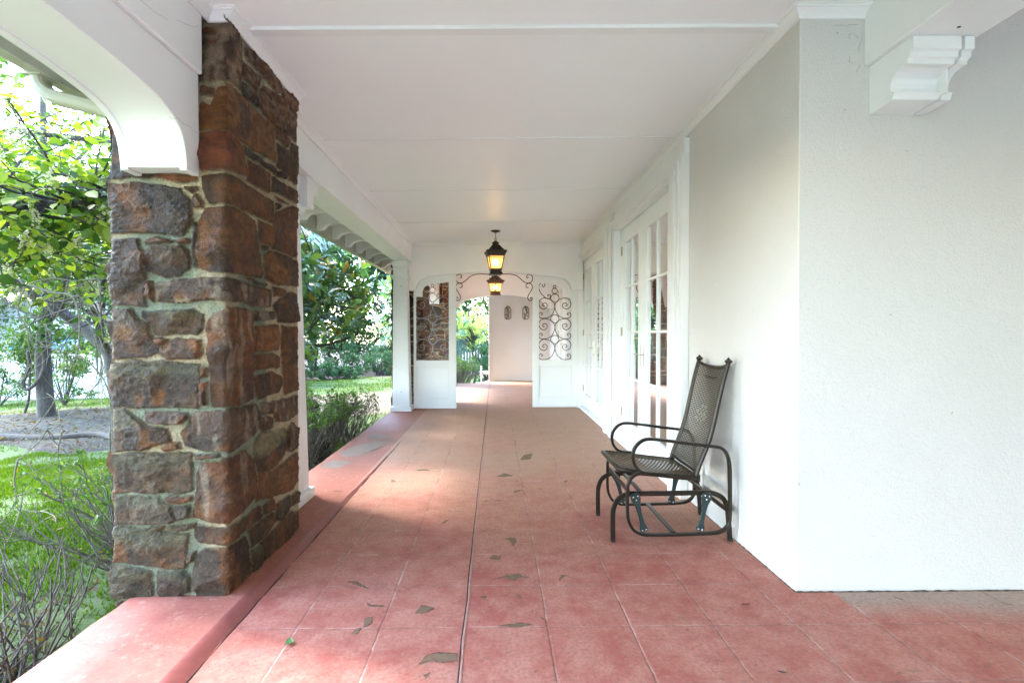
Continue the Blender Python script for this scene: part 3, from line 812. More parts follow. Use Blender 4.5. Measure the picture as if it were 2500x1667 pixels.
# ================================================================== WHITE POSTS
def post(label, x0b, x1b, x0t, x1t, ya, yb, nearside):
    t = thing('porch_post', label, 'post', ((x0b + x1b) / 2, ya, 0))
    e = 0.035
    MB().box(x0b - e, x1b + e, ya - e, yb + e, -0.0, 0.085).build('plinth', M['paint'], t, bevel=0.006)
    MB().taper((x0b, x1b, ya, yb, 0.085), (x0t, x1t, ya + .02, yb - .02, 2.255)).build('shaft', M['paint'], t, bevel=0.005)
    c = MB()
    c.taper((x0t - .018, x1t + .018, ya + .002, yb - .002, 2.235), (x0t - .018, x1t + .018, ya + .002, yb - .002, 2.258))
    c.taper((x0t - .03, x1t + .03, ya - .01, yb + .01, 2.258), (x0t - .03, x1t + .03, ya - .01, yb + .01, 2.302))
    c.taper((x0t - .0, x1t + .0, ya + .02, yb - .02, 2.302), (x0t - .0, x1t + .0, ya + .02, yb - .02, 2.385))
    c.taper((x0t - .012, x1t + .012, ya + .006, yb - .006, 2.385), (x0t - .012, x1t + .012, ya + .006, yb - .006, 2.41))
    c.taper((x0t + .0, x1t - .0, ya + .02, yb - .02, 2.41), (x0t - .012, x1t + .006, ya, yb, 2.47))
    c.taper((x0t - .022, x1t + .012, ya - .01, yb + .01, 2.47), (x0t - .022, x1t + .012, ya - .01, yb + .01, 2.544))
    c.build('capital', M['trim'], t, bevel=0.004)
    if nearside:
        for z in (2.12, 0.335): MB().tube([(x0t + 0.135, ya + 0.03, z), (x0t + 0.135, ya - 0.001 + .018 * (z - .085) / 2.17, z)], 0.008, 10).build('screw_hole', M['dark'], t)
    return t
post('white porch post standing against the back of the near stone pillar', -1.76, -1.485, -1.75, -1.54, 3.48, 4.08, False)
post('white tapered porch post beside the left ironwork screen', -1.745, -1.46, -1.735, -1.505, 8.66, 8.92, True)

# ================================================================== EAVE with rafter tails, gutter and downspout
ev = thing('eave', 'white eave with curved rafter tails and a gutter beyond the beam', 'eave', (-2.0, 5, 2.7))
MB().add([(-1.742, -2, 2.90), (-2.34, -2, 2.745), (-2.34, 14, 2.745), (-1.742, 14, 2.90), (-1.742, -2, 2.93), (-2.34, -2, 2.775), (-2.34, 14, 2.775), (-1.742, 14, 2.93)],
         [(0, 1, 2, 3), (7, 6, 5, 4), (0, 4, 5, 1), (2, 6, 7, 3), (1, 5, 6, 2), (0, 3, 7, 4)]).build('soffit', M['paint'], ev)
RT = [(-1.742, 2.895), (-1.742, 2.60), (-1.80, 2.60), (-1.84, 2.635), (-1.90, 2.675), (-1.98, 2.69), (-2.06, 2.68), (-2.12, 2.65), (-2.15, 2.61), (-2.19, 2.60), (-2.225, 2.60), (-2.225, 2.77)]
yk = -1.4
while yk < 13.8:
    MB().prism(RT[::-1], 'Y', yk, yk + 0.09).build('rafter_tail', M['paint'], ev, bevel=0.002)
    yk += 0.60
MB().box(-2.255, -2.228, -2, 14, 2.59, 2.765).build('fascia', M['oldpaint'], ev)
GP = [(-2.256, 2.70), (-2.256, 2.60), (-2.30, 2.592), (-2.325, 2.60), (-2.34, 2.63), (-2.345, 2.67), (-2.36, 2.71), (-2.352, 2.715), (-2.338, 2.675), (-2.33, 2.635), (-2.315, 2.61), (-2.27, 2.605), (-2.264, 2.70)]
MB().prism(GP, 'Y', -2, 14).build('gutter', M['gutter'], ev)
dsp = thing('downspout', 'ribbed metal downspout elbowing from the gutter to the pillar', 'downspout', (-2.3, 2.65, 2.6))
path = refine([(-2.29, 2.62, 2.63), (-2.288, 2.62, 2.58), (-2.275, 2.625, 2.535), (-2.235, 2.63, 2.50), (-2.18, 2.64, 2.485), (-2.08, 2.66, 2.465), (-1.98, 2.68, 2.44), (-1.935, 2.69, 2.40), (-1.925, 2.70, 2.33), (-1.925, 2.70, 2.0), (-1.925, 2.70, 1.0), (-1.925, 2.70, -0.2)], 4)
mbp = MB(); seg = 40; vs = []
P_ = [Vector(p) for p in path]
for i, p in enumerate(P_):
    t_ = (P_[min(i + 1, len(P_) - 1)] - P_[max(i - 1, 0)]).normalized()
    Nn = Vector((0, 1, 0)); Nn = (Nn - t_ * Nn.dot(t_)).normalized(); Bn = t_.cross(Nn)
    for k in range(seg):
        a = 2 * math.pi * k / seg
        r_ = 1 + 0.06 * math.cos(a * 12)
        cx_, sx_ = math.cos(a), math.sin(a)
        ex = 0.55
        vs.append(p + Nn * (0.042 * r_ * math.copysign(abs(cx_) ** ex, cx_)) + Bn * (0.031 * r_ * math.copysign(abs(sx_) ** ex, sx_)))
mbp.add(vs, [(i * seg + k, i * seg + (k + 1) % seg, (i + 1) * seg + (k + 1) % seg, (i + 1) * seg + k) for i in range(len(P_) - 1) for k in range(seg)], True)
mbp.build('ribbed_pipe', M['gutter'], dsp)
MB().box(-2.335, -2.245, 2.57, 2.67, 2.585, 2.60).build('outlet', M['gutter'], dsp)

# ================================================================== STONE PILLARS
STONES = """p -129 2797 70 2833 152 2832 178 2778 150 2672 164 2549 66 2551 -136 2528
r 223 2805 310 2834 645 2823 659 2779 606 2745 216 2750
r 675 2812 803 2847 923 2808 913 2749 674 2742
b 188 2708 395 2724 356 2631 160 2621 160 2667
d 170 2597 271 2613 361 2605 367 2550 191 2532
b 433 2702 644 2750 931 2742 928 2566 560 2530 386 2553 368 2631
r -121 2508 -57 2494 -69 2459 -122 2463
o -41 2504 60 2533 191 2521 539 2528 579 2322 166 2285 33 2299 -133 2293 -127 2428 -82 2414
b 567 2527 774 2541 757 2469 566 2465
d 798 2527 928 2548 942 2277 770 2274
d 595 2442 764 2456 762 2298 593 2301
y 182 2275 363 2281 369 2249 198 2238
y 382 2279 571 2282 563 2249 369 2246
d 585 2277 738 2297 730 2268 585 2249
b 243 2223 493 2233 491 2118 230 2106
r -123 2281 72 2302 171 2271 213 2129 70 2110 -110 2083 -129 2178
d -509 2271 -133 2273 -134 2108 -360 2057 -499 2051 -515 2176
r -514 2515 -146 2518 -148 2288 -517 2286
b -511 2794 -144 2797 -146 2533 -514 2535
r -334 2075 -135 2068 -132 2045 -205 2032 -325 2055
d -514 2026 -400 2034 -205 2007 -196 1977 -158 1947 -154 1847 -182 1806 -207 1779 -507 1791 -516 1841
o -185 2013 -125 2015 -130 1998 -155 1982 -185 2000
d -146 1978 -126 1978 -98 1937 -106 1910 -146 1912
b -112 2058 59 2092 207 2089 540 2083 531 1958 358 1944 57 1942 -76 1933 -105 2003
d 521 2224 729 2229 696 2149 519 2138
d 753 2236 915 2242 896 2154 704 2145
y 569 2118 793 2122 605 2096
d 568 2078 665 2086 575 2033
b 913 2138 920 1960 891 1801 529 1805 546 2011 826 2123
o 358 1926 530 1934 515 1815 356 1805
b -96 1910 57 1929 183 1931 309 1915 392 1648 379 1617 146 1610 -78 1600 -128 1620 -132 1832
y -154 1837 -134 1842 -132 1731 -132 1618 -156 1618
d 394 1794 453 1801 446 1773 387 1767
o 501 1791 805 1791 908 1765 888 1615 598 1597 418 1615 426 1746
d -517 1763 -417 1761 -408 1720 -383 1690 -384 1620 -372 1559 -385 1494 -373 1433 -510 1438 -510 1499 -518 1630
b -385 1758 -327 1768 -247 1751 -268 1738 -385 1733
b -237 1759 -182 1769 -160 1751 -188 1736 -223 1736
m -383 1700 -343 1723 -203 1726 -165 1691 -169 1615 -209 1580 -289 1580 -374 1600 -383 1640
y 281 1595 430 1590 430 1569 292 1571
b 183 1598 269 1602 257 1587
p -329 1549 -249 1565 93 1583 257 1559 511 1559 503 1464 255 1456 91 1467 -29 1466 -180 1459 -230 1454 -330 1459
b -369 1557 -344 1557 -338 1456 -375 1474
b 540 1580 688 1574 642 1532 539 1521
d 818 1575 887 1557 894 1382 595 1378 538 1475 720 1551
m -515 1418 -450 1418 -406 1368 -371 1353 -359 1297 -317 1257 -322 1211 -433 1181 -508 1186 -522 1277
g -398 1413 -160 1421 -103 1398 -106 1327 -136 1300 -342 1297 -366 1353 -401 1388
w -65 1408 20 1430 198 1433 266 1414 283 1330 278 958 136 938 -68 952 -91 1226 -90 1358
p 278 1426 552 1439 551 1395 289 1373
o 289 1347 594 1359 623 1296 592 1202 287 1206
b 654 1354 884 1351 887 931 679 928 638 1271
b 293 1189 506 1190 606 1164 605 1101 298 1104
b 297 1070 505 1083 650 1034 649 983 589 958 344 945 290 985
b -342 1282 -312 1290 -272 1277 -312 1252 -342 1259
o -317 1242 -252 1277 -116 1277 -114 1211 -132 1181 -282 1181 -312 1196
g -523 1161 -473 1171 -308 1176 -132 1155 -125 1079 -126 937 -285 943 -505 948 -519 1029 -526 1105
w -122 1140 -92 1140 -97 1090 -118 1084
w -118 1069 -88 1069 -91 958 -119 955
g -520 933 -490 943 -435 902 -386 862 -280 841 -263 785 -326 765 -412 735 -507 740 -527 786
p -395 928 -189 917 -179 897 -215 861 -285 861 -386 882
p -164 917 -33 932 136 928 295 928 362 855 355 781 222 733 40 719 -110 736 -196 759 -220 816 -190 851
o -322 745 -276 780 -226 775 -216 744 -297 732
p 369 918 502 906 501 839 381 852
p 516 911 869 899 894 779 708 755 557 781 529 847
p 381 834 501 821 500 754 367 755
q 354 751 692 712 690 576 643 548 553 520 326 532 291 627 280 698
p 707 690 807 738 883 656 873 555 804 540 714 584
g -518 710 -487 727 -163 724 -159 622 -162 545 -218 530 -509 532 -529 598
y -156 719 -35 716 -35 703 -146 693
w -126 676 -35 680 -20 696 187 694 279 622 313 476 288 409 161 385 35 371 -78 390 -163 410 -153 492 -141 620
o 320 531 568 507 855 522 879 343 800 305 580 334 362 379 300 382
g -525 499 -499 514 -334 513 -324 493 -269 472 -239 406 -269 391 -511 379 -531 392 -520 453
b -304 506 -258 518 -162 518 -168 492 -258 480
d -254 467 -178 467 -171 411 -239 403
g -370 371 -305 373 -315 355 -350 353
g -290 373 -154 380 -151 359 -229 350 -285 355
g -531 351 -501 371 -390 358 -184 331 -195 262 -198 160 -261 155 -442 182 -523 198 -534 290
b -159 359 -113 372 55 348 183 350 336 353 367 278 239 274 106 276 -8 274 -139 288 -159 318
d 387 336 494 352 543 314 521 266 386 283
d 565 289 750 287 766 209 622 167 549 200
b 783 270 887 272 877 192 782 196
b 215 260 521 260 541 190 410 155 249 163 238 223
b 352 143 782 170 876 123 866 30 796 2 356 12 345 88
g -190 237 -150 247 -155 206 -190 186
d -140 236 -109 257 4 260 170 250 214 199 235 23 10 -18 -147 -17 -166 83 -166 144
g 248 146 345 128 344 7 246 0
g -533 162 -493 177 -377 151 -358 84 -358 18 -515 19 -534 60
g -337 151 -216 150 -176 124 -187 42 -232 22 -333 17 -338 84
g -535 -9 -485 -2 -152 -4 -152 -20 -535 -32"""
COLS = {'p': (.14, .088, .070), 'r': (.26, .075, .035), 'b': (.18, .078, .032), 'd': (.078, .048, .033), 'o': (.26, .11, .036), 'y': (.115, .105, .10),
        'm': (.10, .05, .025), 'g': (.125, .075, .042), 'w': (.24, .09, .032), 'q': (.06, .035, .03)}
def stone_pillar_mesh():
    U0, U1, ZT = -0.545 - 0.885, 0.885, 2.868
    st = 0.0055
    us = np.arange(U0, U1 + st, st); zs = np.arange(-0.02, ZT + st, st)
    Ug, Zg = np.meshgrid(us, zs)
    u = Ug.ravel(); z = Zg.ravel(); n_ = len(u)
    um = np.where(u < -0.545, -0.545 - u + 0.0, u)            # left face reuses the courses of the right face
    zq = np.where(u < -0.545, 2.84 - z, z)
    Q = np.stack([u * 9, z * 9, z * 0], 1)
    wu = (fbm(Q * 1.5, 3, 3) - .5) * 0.022 + (vnoise(Q * 9, 8) - .5) * 0.004
    wz = (fbm(Q * 1.5, 3, 4) - .5) * 0.022 + (vnoise(Q * 9, 9) - .5) * 0.004
    pu = um + wu; pz = zq + wz
    pu = np.where(u < -0.545, np.maximum(pu, 0.03), np.maximum(pu, -0.497)); pu = np.minimum(pu, 0.848)
    best = np.full(n_, -0.05); sid = np.zeros(n_, int) - 1
    st_list = [l.split() for l in STONES.strip().split('\n')]
    for k, s in enumerate(st_list):
        c = np.array(list(map(int, s[1:])), float).reshape(-1, 2) / 1000
        if k == len(st_list) - 1: pass
        lo = c.min(0) - 0.03; hi = c.max(0) + 0.03
        idx = np.where((pu > lo[0]) & (pu < hi[0]) & (pz > lo[1]) & (pz < hi[1]))[0]
        if not len(idx): continue
        X = pu[idx]; Y = pz[idx]
        dmin = np.full(len(idx), 9.0); inside = np.zeros(len(idx), bool)
        for i in range(len(c)):
            a = c[i]; b2 = c[(i + 1) % len(c)]; e = b2 - a
            L2 = max(e @ e, 1e-9)
            t = np.clip(((X - a[0]) * e[0] + (Y - a[1]) * e[1]) / L2, 0, 1)
            dmin = np.minimum(dmin, np.hypot(X - a[0] - t * e[0], Y - a[1] - t * e[1]))
            cond = (a[1] > Y) != (b2[1] > Y)
            with np.errstate(divide='ignore', invalid='ignore'):
                xi = a[0] + (Y - a[1]) * e[0] / (e[1] if abs(e[1]) > 1e-12 else 1e-12)
            inside ^= cond & (X < xi)
        sd = np.where(inside, dmin, -dmin)
        up = sd > best[idx]
        best[idx[up]] = sd[up]; sid[idx[up & inside]] = k
    best = best + 0.0050
    rs = np.random.default_rng(5)
    ns = len(st_list)
    lift = rs.uniform(0.010, 0.030, ns); tu = rs.normal(0, 0.05, ns); tz = rs.normal(0, 0.05, ns)
    cen = np.array([np.array(list(map(int, s[1:])), float).reshape(-1, 2).mean(0) / 1000 for s in st_list])
    sk = np.maximum(sid, 0)
    m_ = sstep(0.001, 0.010, best)
    rock = fbm(np.stack([u * 7, z * 13, sk * 3.1], 1), 5, 21, 0.55) - 0.5
    ridged = 1 - np.abs(2 * fbm(np.stack([u * 11, z * 22, sk * 2.3], 1), 4, 31) - 1)
    fine = fbm(np.stack([u * 60, z * 80, sk * 1.0], 1), 3, 41) - 0.5
    cr = fbm(np.stack([u * 3.2, z * 5, sk * 5.7], 1), 2, 61)
    du_ = um - cen[sk, 0]; dz_ = zq - cen[sk, 1]
    fac = np.full(n_, 9.0)                                    # cleaved facets: the lowest of a few tilted planes per stone
    for k in range(6):
        bu = rs.normal(0, .16, ns)[sk]; bz = rs.normal(0, .20, ns)[sk]; o_ = rs.uniform(.012, .034, ns)[sk]
        fac = np.minimum(fac, o_ + bu * (du_ + .010 * (rock * 2)) + bz * (dz_ + .012 * (rock * 2)))
    side = np.where((u > .02) | (u < -.565), .55, 1.0)
    h = m_ * (0.010 + (np.clip(fac, -.004, .03) + rock * 0.016 + (ridged - .8) * 0.010) * side + fine * 0.012)
    h = h + (1 - m_) * (fine * 0.006 + (vnoise(Q * 4, 71) - .5) * 0.005 - 0.006)
    h = np.where((m_ > .5) & (h < 0.006), 0.006 + fine * .006, h)
    h = np.clip(h, -0.01, 0.042)
    # base path with rounded corners: left face -> front -> right face
    XL, XR, YF = -1.855, -1.31, 2.50
    r_ = 0.018
    px = np.empty(n_); py = np.empty(n_); nx = np.empty(n_); ny = np.empty(n_)
    a = u < -0.545; c3 = u >= 0; f_ = ~(a | c3)
    px[a] = XL; py[a] = YF + (-0.545 - u[a]); nx[a] = -1; ny[a] = 0
    px[f_] = XR + u[f_]; py[f_] = YF; nx[f_] = 0; ny[f_] = -1
    px[c3] = XR; py[c3] = YF + u[c3]; nx[c3] = 1; ny[c3] = 0
    for uc, cx_, cy_, a0 in ((0.0, XR - r_, YF + r_, -90), (-0.545, XL + r_, YF + r_, -180)):
        d = np.abs(u - uc) < r_ * 1.25
        t = (u[d] - uc + r_ * 1.25) / (2.5 * r_)
        an = np.radians(a0 + 90 * t)
        px[d] = cx_ + r_ * np.cos(an); py[d] = cy_ + r_ * np.sin(an); nx[d] = np.cos(an); ny[d] = np.sin(an)
    X = px + nx * h; Y = py + ny * h
    Y = Y + 0.055 * np.clip((z - 2.05) / 0.8, 0, 1) * (ny < -0.3)
    V = np.stack([X, Y, z], 1)
    # colours of each stone
    base = np.array([COLS[s[0]] for s in st_list])[sk]
    kind = np.array([s[0] for s in st_list])[sk]
    br = rs.uniform(0.75, 1.25, ns)[sk]
    n1 = fbm(np.stack([u * 8, z * 16, sk * 4.1], 1), 5, 81); n2 = fbm(np.stack([u * 26, z * 40, sk * 2.0], 1), 4, 91)
    n3 = fbm(np.stack([u * 5, z * 5, sk * 9.0], 1), 3, 95)
    C = base * br[:, None] * (0.62 + 0.75 * n1)[:, None]
    mixk = lambda C, c, f: C * (1 - f[:, None]) + np.array(c) * f[:, None]
    C = mixk(C, (.050, .034, .026), sstep(.50, .66, n3) * .75)
    C = mixk(C, (.26, .11, .035), sstep(.54, .70, fbm(np.stack([u * 10, z * 6, sk * 7.7], 1), 4, 99)) * .8)
    c0 = cen[sk]
    relz = zq - c0[:, 1]
    gt = np.isin(kind, ['g', 'm', 'q']) * sstep(-.01, .06, relz + (n1 - .5) * .1)
    C = mixk(C, (.135, .155, .10), gt * np.where(kind == 'm', .2, .5))
    low = sstep(1.0, 0.1, z) * sstep(.42, .62, fbm(np.stack([u * 6, z * 9, z * 0], 1), 4, 101)) * .3
    C = mixk(C, (.12, .14, .095), low)
    q_ = (kind == 'q') * sstep(.0, .05, relz + (n1 - .5) * .12)
    C = mixk(C, (.36, .35, .26), q_ * .8)
    bl = np.isin(kind, ['p', 'w']) * sstep(.56, .68, fbm(np.stack([u * 22, z * np.where(kind == 'w', 3.5, 9), sk * 3.0], 1), 4, 111))
    C = mixk(C, (.42, .36, .33), bl * .65)
    C = mixk(C, (.30, .25, .25), sstep(2.3, 2.75, z) * sstep(.4, .62, n2) * .55)
    C = C * (0.25 + 1.25 * n2)[:, None]
    bed = fbm(np.stack([u * 6, z * 70, sk * 1.7], 1), 3, 151)
    C = C * (0.72 + 0.5 * bed)[:, None]
    spk = vnoise(np.stack([u * 190, z * 190, z * 0], 1), 121) > .93
    C = mixk(C, (.5, .45, .4), spk * .25)
    mort = np.tile(np.array([.66, .54, .34]), (n_, 1))
    gm = sstep(.46, .62, fbm(np.stack([u * 3, z * 4, z * 0], 1), 3, 131) + 0.12 * sstep(1.6, .5, z) - .12 * sstep(1.5, 2.2, z)) * (u < .45)
    mort = mort * (1 - gm[:, None]) + np.array([.30, .34, .23]) * gm[:, None]
    mort = mort * (0.65 + 0.7 * n2)[:, None]
    C = C * np.array([1.02, .90, .66])
    mm = sstep(-0.002, 0.006, best)
    C = mort * (1 - mm[:, None]) + C * mm[:, None]
    nu, nz = len(us), len(zs)
    ii = (np.arange(nz - 1)[:, None] * nu + np.arange(nu - 1)[None, :]).ravel()
    F = np.stack([ii, ii + 1, ii + nu + 1, ii + nu], 1)
    col4 = np.concatenate([np.clip(C, 0.004, 1), np.ones((n_, 1))], 1)
    return V, F, col4
def stone_mat():
    m, n, l, b = new_mat('weathered_fieldstone')
    a = n.new('ShaderNodeAttribute'); a.attribute_name = 'Col'
    v = coord(n, l, which='World')
    f = noise(n, l, v, 120, 5, 0.7); g_ = noise(n, l, v, 30, 5, 0.65)
    c = mix(n, l, ramp(n, l, f, [(0.34, 0.5), (0.56, 0)]), a.outputs['Color'], (0.018, 0.012, 0.009))
    l.new(c, b.inputs['Base Color'])
    l.new(ramp(n, l, g_, [(0.35, 0.5), (0.65, 0.85)]), b.inputs['Roughness'])
    bump(n, l, b, mth(n, l, 'ADD', f, g_), 0.022, 1.0)
    return m
M['stone'] = stone_mat()
PV, PF, PC = stone_pillar_mesh()
sp = thing('stone_pillar', 'large rough brown fieldstone pillar in the foreground left', 'pillar', (-1.58, 2.95, 0))
so_ = np_mesh('stonework', PV, PF, M['stone'], sp, {'Col': ('FLOAT_COLOR', PC)}, smooth=True)
MB().box(-1.850, -1.335, 3.375, 3.47, -0.02, 2.86).build('mortar_core', plain('mortar', (.40, .33, .21), .9, 0, 60, .3, .004), sp)
sp2 = dup(sp, loc=(-1.58, 9.62, 0), label='fieldstone pillar behind the white post, left of the ironwork screen')

sp3 = dup(sp, loc=(-1.53, 13.47, 0), label='farthest fieldstone pillar, seen through the left ironwork screen')
sp3.scale = (1.35, 1, 1)
for q in (sp, sp2, sp3): q['group'] = 'fieldstone porch pillars'


# ================================================================== IRONWORK SCREENS
def sc_pt(p, k): return (p[0] * k, 1.3 + (p[1] - 1.3) * k)
PX = 0.001486
def iw(pts, xc, zb, mirror, y, k=1.0):
    return [(xc + (-1 if mirror else 1) * px * PX * k, y, zb + pz * PX * k) for px, pz in pts]
CSC = [(-168, 45), (-158, 41), (-148, 50), (-153, 63), (-170, 68), (-186, 58), (-193, 38), (-185, 18), (-163, 5), (-128, 1), (-75, 13), (-28, 55), (-4, 115), (-4, 165), (-30, 208), (-80, 236), (-133, 243), (-173, 223), (-193, 178), (-178, 133), (-138, 111), (-103, 125), (-92, 158), (-106, 180), (-130, 182), (-146, 165), (-138, 147), (-122, 150)]
TOPS = [(-143, 898), (-153, 886), (-138, 868), (-121, 883), (-123, 906), (-143, 921), (-173, 913), (-191, 878), (-188, 838), (-163, 788), (-123, 748), (-83, 726), (-58, 743), (-53, 768), (-68, 778), (-85, 773), (-81, 758), (-70, 757)]
def circ(cx_, cz, r_, n_=28): return [(cx_ + r_ * math.cos(2 * math.pi * i / n_), cz + r_ * math.sin(2 * math.pi * i / n_)) for i in range(n_)]
def ironwork(mb, xc, zb, y, side, rad=0.0072):
    for t in range(3):
        pts = refine([(x, z + 247 * t) for x, z in CSC], 4)
        for mir in (False, True): mb.tube(iw(pts, xc, zb, mir, y), rad, 6, up=(0, 1, 0))
        mb.tube(iw(circ(0, 241 + 247 * t, 50), xc, zb, False, y), rad, 6, closed=True, up=(0, 1, 0))
    mb.tube(iw(circ(-3, 821, 32), xc, zb, False, y), rad, 6, closed=True, up=(0, 1, 0))
    mb.tube(iw(circ(-3, 872, 17), xc, zb, False, y), rad, 6, closed=True, up=(0, 1, 0))
    mb.tube(iw(refine(TOPS, 4), xc, zb, side < 0, y), rad, 6, up=(0, 1, 0))
def gate(label, xi, xo, xa, xb, ztop, y, side, ironm):
    """xi inner edge, xo outer edge, xa..xb opening (inner->outer)."""
    s = side     # +1: right gate (outer edge on +X)
    t = thing('screen_panel', label, 'screen', ((xi + xo) / 2, y, 0), 'ironwork screen panels')
    y0, y1 = y, y + 0.042
    def bx(a, b_, z0, z1, dy=0.0, dy1=0.0):
        x0, x1 = min(a, b_), max(a, b_)
        return (x0, x1, y0 + dy, y1 - dy1, z0, z1)
    fr = MB()
    fr.box(*bx(xi, xa, 0.012, ztop[0] - 0.0))                    # inner stile
    fr.box(*bx(xb, xo, 0.012, ztop[2]))                          # outer stile
    fr.box(*bx(xa, xb, 0.742, 0.848)); fr.box(*bx(xa, xb, 0.012, 0.182))
    fr.build('frame', M['trim'], t, bevel=0.002)
    # stepped arched top rail
    d = lambda q: xb - s * q
    tp = [(xb, 1.955), (d(.112), 1.955), (d(.112), 2.03), (d(.122), 2.085), (d(.145), 2.128), (d(.20), 2.160), (d(.30), 2.183), (d(.45), 2.198), (xa, 2.212), (xa, ztop[0]), (d(.45), ztop[0] - .005), (d(.2), ztop[1]), (d(.02), ztop[1] - 0.03), (xb, ztop[2])]
    vs = [(x, yy, z) for yy in (y0 + .001, y1 - .001) for x, z in tp]
    # strip between lower and upper outline
    low = [tp[1], tp[2], tp[3], tp[4], tp[5], tp[6], tp[7], tp[8]]
    top_ = [(d(.112), ztop[1] - .012), (d(.112), ztop[1] - .012 + .0001), (d(.122), ztop[1] - .01), (d(.145), ztop[1] - .006), (d(.20), ztop[1]), (d(.30), ztop[1] + .008), (d(.45), ztop[0] - .005), (xa, ztop[0])]
    low = [(xb, 1.955)] + low; top_ = [(xb, ztop[2])] + top_
    n_ = len(low); vs = []
    for yy in (y0 + .001, y1 - .001): vs += [(x, yy, z) for x, z in low] + [(x, yy, z) for x, z in top_]
    fs = []
    for i in range(n_ - 1):
        fs.append((i, i + 1, n_ + i + 1, n_ + i)); fs.append((2 * n_ + i, 3 * n_ + i, 3 * n_ + i + 1, 2 * n_ + i + 1)); fs.append((i, 2 * n_ + i, 2 * n_ + i + 1, i + 1))
    MB().add(vs, fs).build('top_rail', M['trim'], t)
    lp = MB().box(*bx(xa, xb, 0.182, 0.742, 0.020, 0.012))
    lp.build('lower_panel', M['trim'], t)
    mo = MB()
    for a, b_, z0, z1 in ((xa, xb, .186, .200), (xa, xb, .722, .736), (xa + s * .004, xa + s * .018, .200, .722), (xb - s * .018, xb - s * .004, .200, .722)):
        mo.box(*bx(a, b_, z0, z1, 0.008, 0.021))
    mo.build('panel_moulding', M['trim'], t, bevel=0.002)
    MB().box(*bx(xi, xo, 0.012, 0.075, -0.007, 0.04)).build('kick_board', M['trim'], t, bevel=0.002)
    im = MB(); ironwork(im, (xa + xb) / 2 - s * 0.004, 0.852, y + 0.02, s)
    im.build('ironwork', ironm, t)
    return t
gate('left white screen panel whose ironwork shows against dark stone', -0.690, -1.432, -0.820, -1.390, (2.372, 2.325, 2.07), 8.932, -1, M['ironw'])
gate('right white screen panel whose black ironwork shows against the pale wall', 0.652, 1.445, 0.764, 1.342, (2.360, 2.325, 2.08), 9.075, 1, M['iron'])

hs = MB()
HP = [(160, 572), (168, 582), (180, 572), (172, 548), (148, 540), (118, 556), (108, 590), (122, 628), (165, 645), (215, 625), (285, 565), (345, 542), (410, 535), (480, 538), (520, 545), (545, 560), (548, 580), (530, 595), (515, 590), (516, 580)]
HL = [(158, 692), (165, 700), (182, 692), (187, 668), (165, 648), (135, 650), (112, 678), (118, 720), (145, 765), (166, 812), (155, 845), (128, 853), (112, 835), (118, 815), (134, 818), (135, 832)]
def hp(p, mir):
    x, y = p
    if mir: x = 1136 - x
    return ((1090 + x / 4.9 - 1211.5) / 1250 * 8.97 - 0.0, 8.985, 1.3 + (817 - 560 - y / 4.9) / 1250 * 8.97)
hpts = {}
HPm = [(((x - 568) * 0.001465), 2.700 - y * 0.001465 * 1.0) for x, y in HP]
HLm = [(((x - 568) * 0.001465), 2.700 - y * 0.001465 * 1.0) for x, y in HL]
ZB = 3.143   # world height of the scroll drawing's origin
for P0 in (HP, HL):
    for mir in (False, True):
        pts = [((x - 568) * 0.001465 * (-1 if mir else 1) - 0.030, 8.985, ZB - y * 0.001465) for x, y in P0]
        hs.tube(refine(pts, 4), 0.0075, 6, up=(0, 1, 0))
ho = hs.build('scroll_bracket', M['iron'])
tag(ho, 'black wrought iron scrollwork under the arched header between the screens', 'ironwork')

